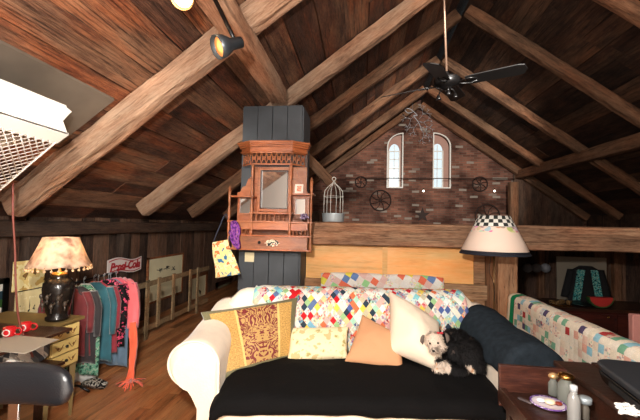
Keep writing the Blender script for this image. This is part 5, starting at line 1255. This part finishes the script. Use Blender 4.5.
# ------------------------------------------------------------ railing with quilt, right
rxq = 1.66; ry0, ry1 = 1.7, 4.02; rzq = .87
rl = thing('stair_railing', 'wooden railing at the right hidden under a pastel quilt', 'railing', (rxq, ry0, 0))
MB().bb((-.05, 0, rzq-.06), (.05, ry1-ry0, rzq)).build('top_rail', W_OLD, rl)
for k in range(4): y = .03+(ry1-ry0-.06)*k/3; MB().bb((-.03, y-.03, 0), (.03, y+.03, rzq-.06)).build('baluster', W_OLD, rl)
def qmat():
    m = patch('railing_patchwork', .056, 0, [srgb(*c) for c in ((234, 220, 196), (236, 224, 204), (232, 196, 176), (238, 226, 206), (234, 220, 196), (176, 60, 60), (236, 224, 204), (120, 170, 140), (230, 210, 186), (236, 224, 204), (86, 74, 104), (236, 222, 200), (226, 170, 150), (236, 224, 206), (150, 196, 210), (236, 222, 200))], 2.0, .8, prints=.25)
    nt = m.node_tree; b = nt.nodes['Principled BSDF']; src = b.inputs['Base Color'].links[0].from_socket
    tc = N(nt, 'ShaderNodeTexCoord'); sp = N(nt, 'ShaderNodeSeparateXYZ'); nt.links.new(tc.outputs['UV'], sp.inputs[0])
    r = ramp(nt, [(0, (0, 0, 0)), (.93, srgb(20, 130, 84)), (.965, srgb(236, 226, 200))], 'CONSTANT')
    u = mathn(nt, 'DIVIDE', sp.outputs[0], ry1-ry0+.05); nt.links.new(u, r.inputs[0])
    mx = N(nt, 'ShaderNodeMixRGB'); nt.links.new(mathn(nt, 'GREATER_THAN', u, .93), mx.inputs[0]); nt.links.new(src, mx.inputs[1]); nt.links.new(r.outputs[0], mx.inputs[2]); nt.links.new(mx.outputs[0], b.inputs['Base Color']); return m
LQ = 1.1
def q3(u, v):
    y = ry0-.02+(ry1-ry0+.05)*u; a = v*LQ
    if a < .52: x, z = rxq-.075-.05*(.52-a), rzq-.52+a
    elif a < .68: t = (a-.52)/.16*pi; x, z = rxq-.075*cos(t), rzq+.035*sin(t)
    else: x, z = rxq+.08, rzq-(a-.68)
    f = max(0, 1-abs(a-.6)/.5)
    x += .012*sin(y*9+fbm((y*2, z, 0))*3)*(1-f); z += .008*fbm((y*4, x*4, 2))
    return (x, y, z)
tag(MB().sheet(q3, 80, 36, ry1-ry0+.05, LQ).build('railing_quilt', qmat(), solid=.014), 'cream patchwork quilt with a green band draped over the right railing', 'quilt')

# ------------------------------------------------------------ dark nook at the right, under the loft
sh_z = atY(560, 306, 5.5).z; nx0, nx1 = 1.95, 5.2
nk = thing('sideboard', 'dark red sideboard in the shadows under the loft', 'sideboard', (3.2, 5.75, 0))
MB().bb((-1.2, -.35, sh_z-.04), (1.9, .35, sh_z)).build('top', W_DARK, nk)
MB().bb((-1.15, -.3, 0), (1.85, .33, sh_z-.04)).build('body', W_RED, nk)
for k in range(4):
    d_ = MB().bb((-1.1+k*.73, -.32, .08), (-1.1+k*.73+.68, -.3, sh_z-.08)).build('door', W_RED, nk); MB().ball((-1.1+k*.73+.6, -.33, .4), .015, 8).build('knob', GOLD, d_)
bp = atY(585, 285, 5.9)
tag(MB().bb((bp.x-.36, 5.98, sh_z+.01), (bp.x+.36, 6.0, sh_z+.68)).build('white_board', plain('grey_board', srgb(130, 120, 104), .7)), 'pale board standing behind the embroidered jacket', 'board')
jk = thing('embroidered_jacket', 'black jacket with turquoise embroidered fronts displayed on the sideboard', 'jacket', (bp.x-.02, 5.85, sh_z))
JB = plain('jacket_black', srgb(10, 10, 12), .9)
mb = MB(); secs = []
for i in range(13):
    t = i/12; w = .26 if t < .7 else .26-.17*((t-.7)/.3)**2; secs.append([(w*cos(a), .05*sin(a), .005+.55*t) for a in [2*pi*k/24 for k in range(24)]])
mb.loft(secs).build('body', JB, jk)
for s_ in (-1, 1):
    MB().loft([[(s_*(.2+.1*t)+.055*cos(a), .05*sin(a), .5-.42*t) for a in [2*pi*k/12 for k in range(12)]] for t in [q/6 for q in range(7)]]).build('sleeve', JB, jk)
    MB().loft([[(s_*(.09+.07*t)-.05, -.062, .5-.46*t), (s_*(.09+.07*t)+.05, -.062, .5-.46*t), (s_*(.09+.07*t)+.05, -.04, .5-.46*t), (s_*(.09+.07*t)-.05, -.04, .5-.46*t)] for t in [q/6 for q in range(7)]], sm=False).build('embroidery', print_mat('turquoise_embroidery', [(0, srgb(20, 40, 44)), (.42, srgb(60, 140, 140)), (.54, srgb(150, 190, 170)), (.6, srgb(30, 60, 66))], 34, det=4), jk)
wmp = atY(600, 297, 5.5); wm_ = thing('melon_slice', 'red wooden watermelon slice standing before the embroidered jacket', 'ornament', (wmp.x, 5.5, sh_z+.001))
hc = [(.17*cos(a), .15+.15*sin(a)) for a in [pi+pi*i/20 for i in range(21)]]; MB().prism(hc, -.03, .03).build('rind', plain('melon_green', srgb(30, 70, 30), .5), wm_)
hc2 = [(.15*cos(a), .152+.13*sin(a)) for a in [pi+pi*i/20 for i in range(21)]]; MB().prism(hc2, -.035, .032).build('flesh', plain('melon_red', srgb(176, 44, 40), .5), wm_)
for k, px in enumerate((527.5, 536.5, 545.5)):
    p = atY(px, 268, 6.2); lt = thing('paper_lantern', ['left', 'middle', 'right'][k]+' one of three pale round lanterns hanging in the dark nook', 'lantern', p, 0, 'round lanterns in the nook')
    MB().ball((0, 0, 0), .075, 16).build('globe', plain('pale_lantern', srgb(120, 120, 124), .6), lt); MB().cyl((0, 0, .07), (0, 0, 1.455-p.z), .003, n=5).build('string', IRON, lt)
p = atY(562, 305, 5.45); o = thing('brass_ornament', 'tarnished gold filigree ornament lying at the front of the dark sideboard', 'ornament', (p.x, 5.5, sh_z)); mb = MB(); rg = random.Random(8)
for k in range(16): mb.torus((rg.uniform(-.13, .13), rg.uniform(-.03, .03), .03+rg.uniform(0, .05)), .02, .006, (rg.uniform(-1, 1), -1, rg.uniform(-1, 1)), 10, 5)
mb.build('filigree', plain('tarnished_gold', srgb(130, 100, 60), .4, .6), o); MB().bb((-.15, -.03, 0), (.15, .03, .015)).build('base', GOLD, o)
p = atY(585, 305, 5.5); tag(MB().lathe([(.03, 0), (.14, .012), (.17, .03), (.165, .03), (.03, .014)], (0, 0, 0), 24).build('black_dish', BLACKMETAL, loc=(p.x, 5.62, sh_z+.001)), 'shallow black dish on the sideboard behind the melon slice', 'dish')
p = atY(634, 330, 3.6); o = thing('pink_chair_cover', 'dusty pink cloth hanging over a frame at the right edge', 'cloth', (p.x+.1, 3.6, 0))
MB().bb((-.13, -.03, .0), (.3, .03, atY(634, 314, 3.6).z)).build('cloth', plain('dusty_pink', srgb(190, 130, 120), .85, bump=.2), o, bevel=.01)
# plank uprights in the nook
for px, w_ in ((557, .1), (640, .12)):
    p = atY(px, 280, 5.9); tag(timber('post', (p.x, 6.4, 0), (p.x, 6.4, 1.44), w_, .1, W_WALL if 0 else W_FARRAF, (0, 1, 0), .004, 10), 'thin dark upright in the nook ' + ('left of the jacket' if px < 600 else 'at the right edge'), 'post')
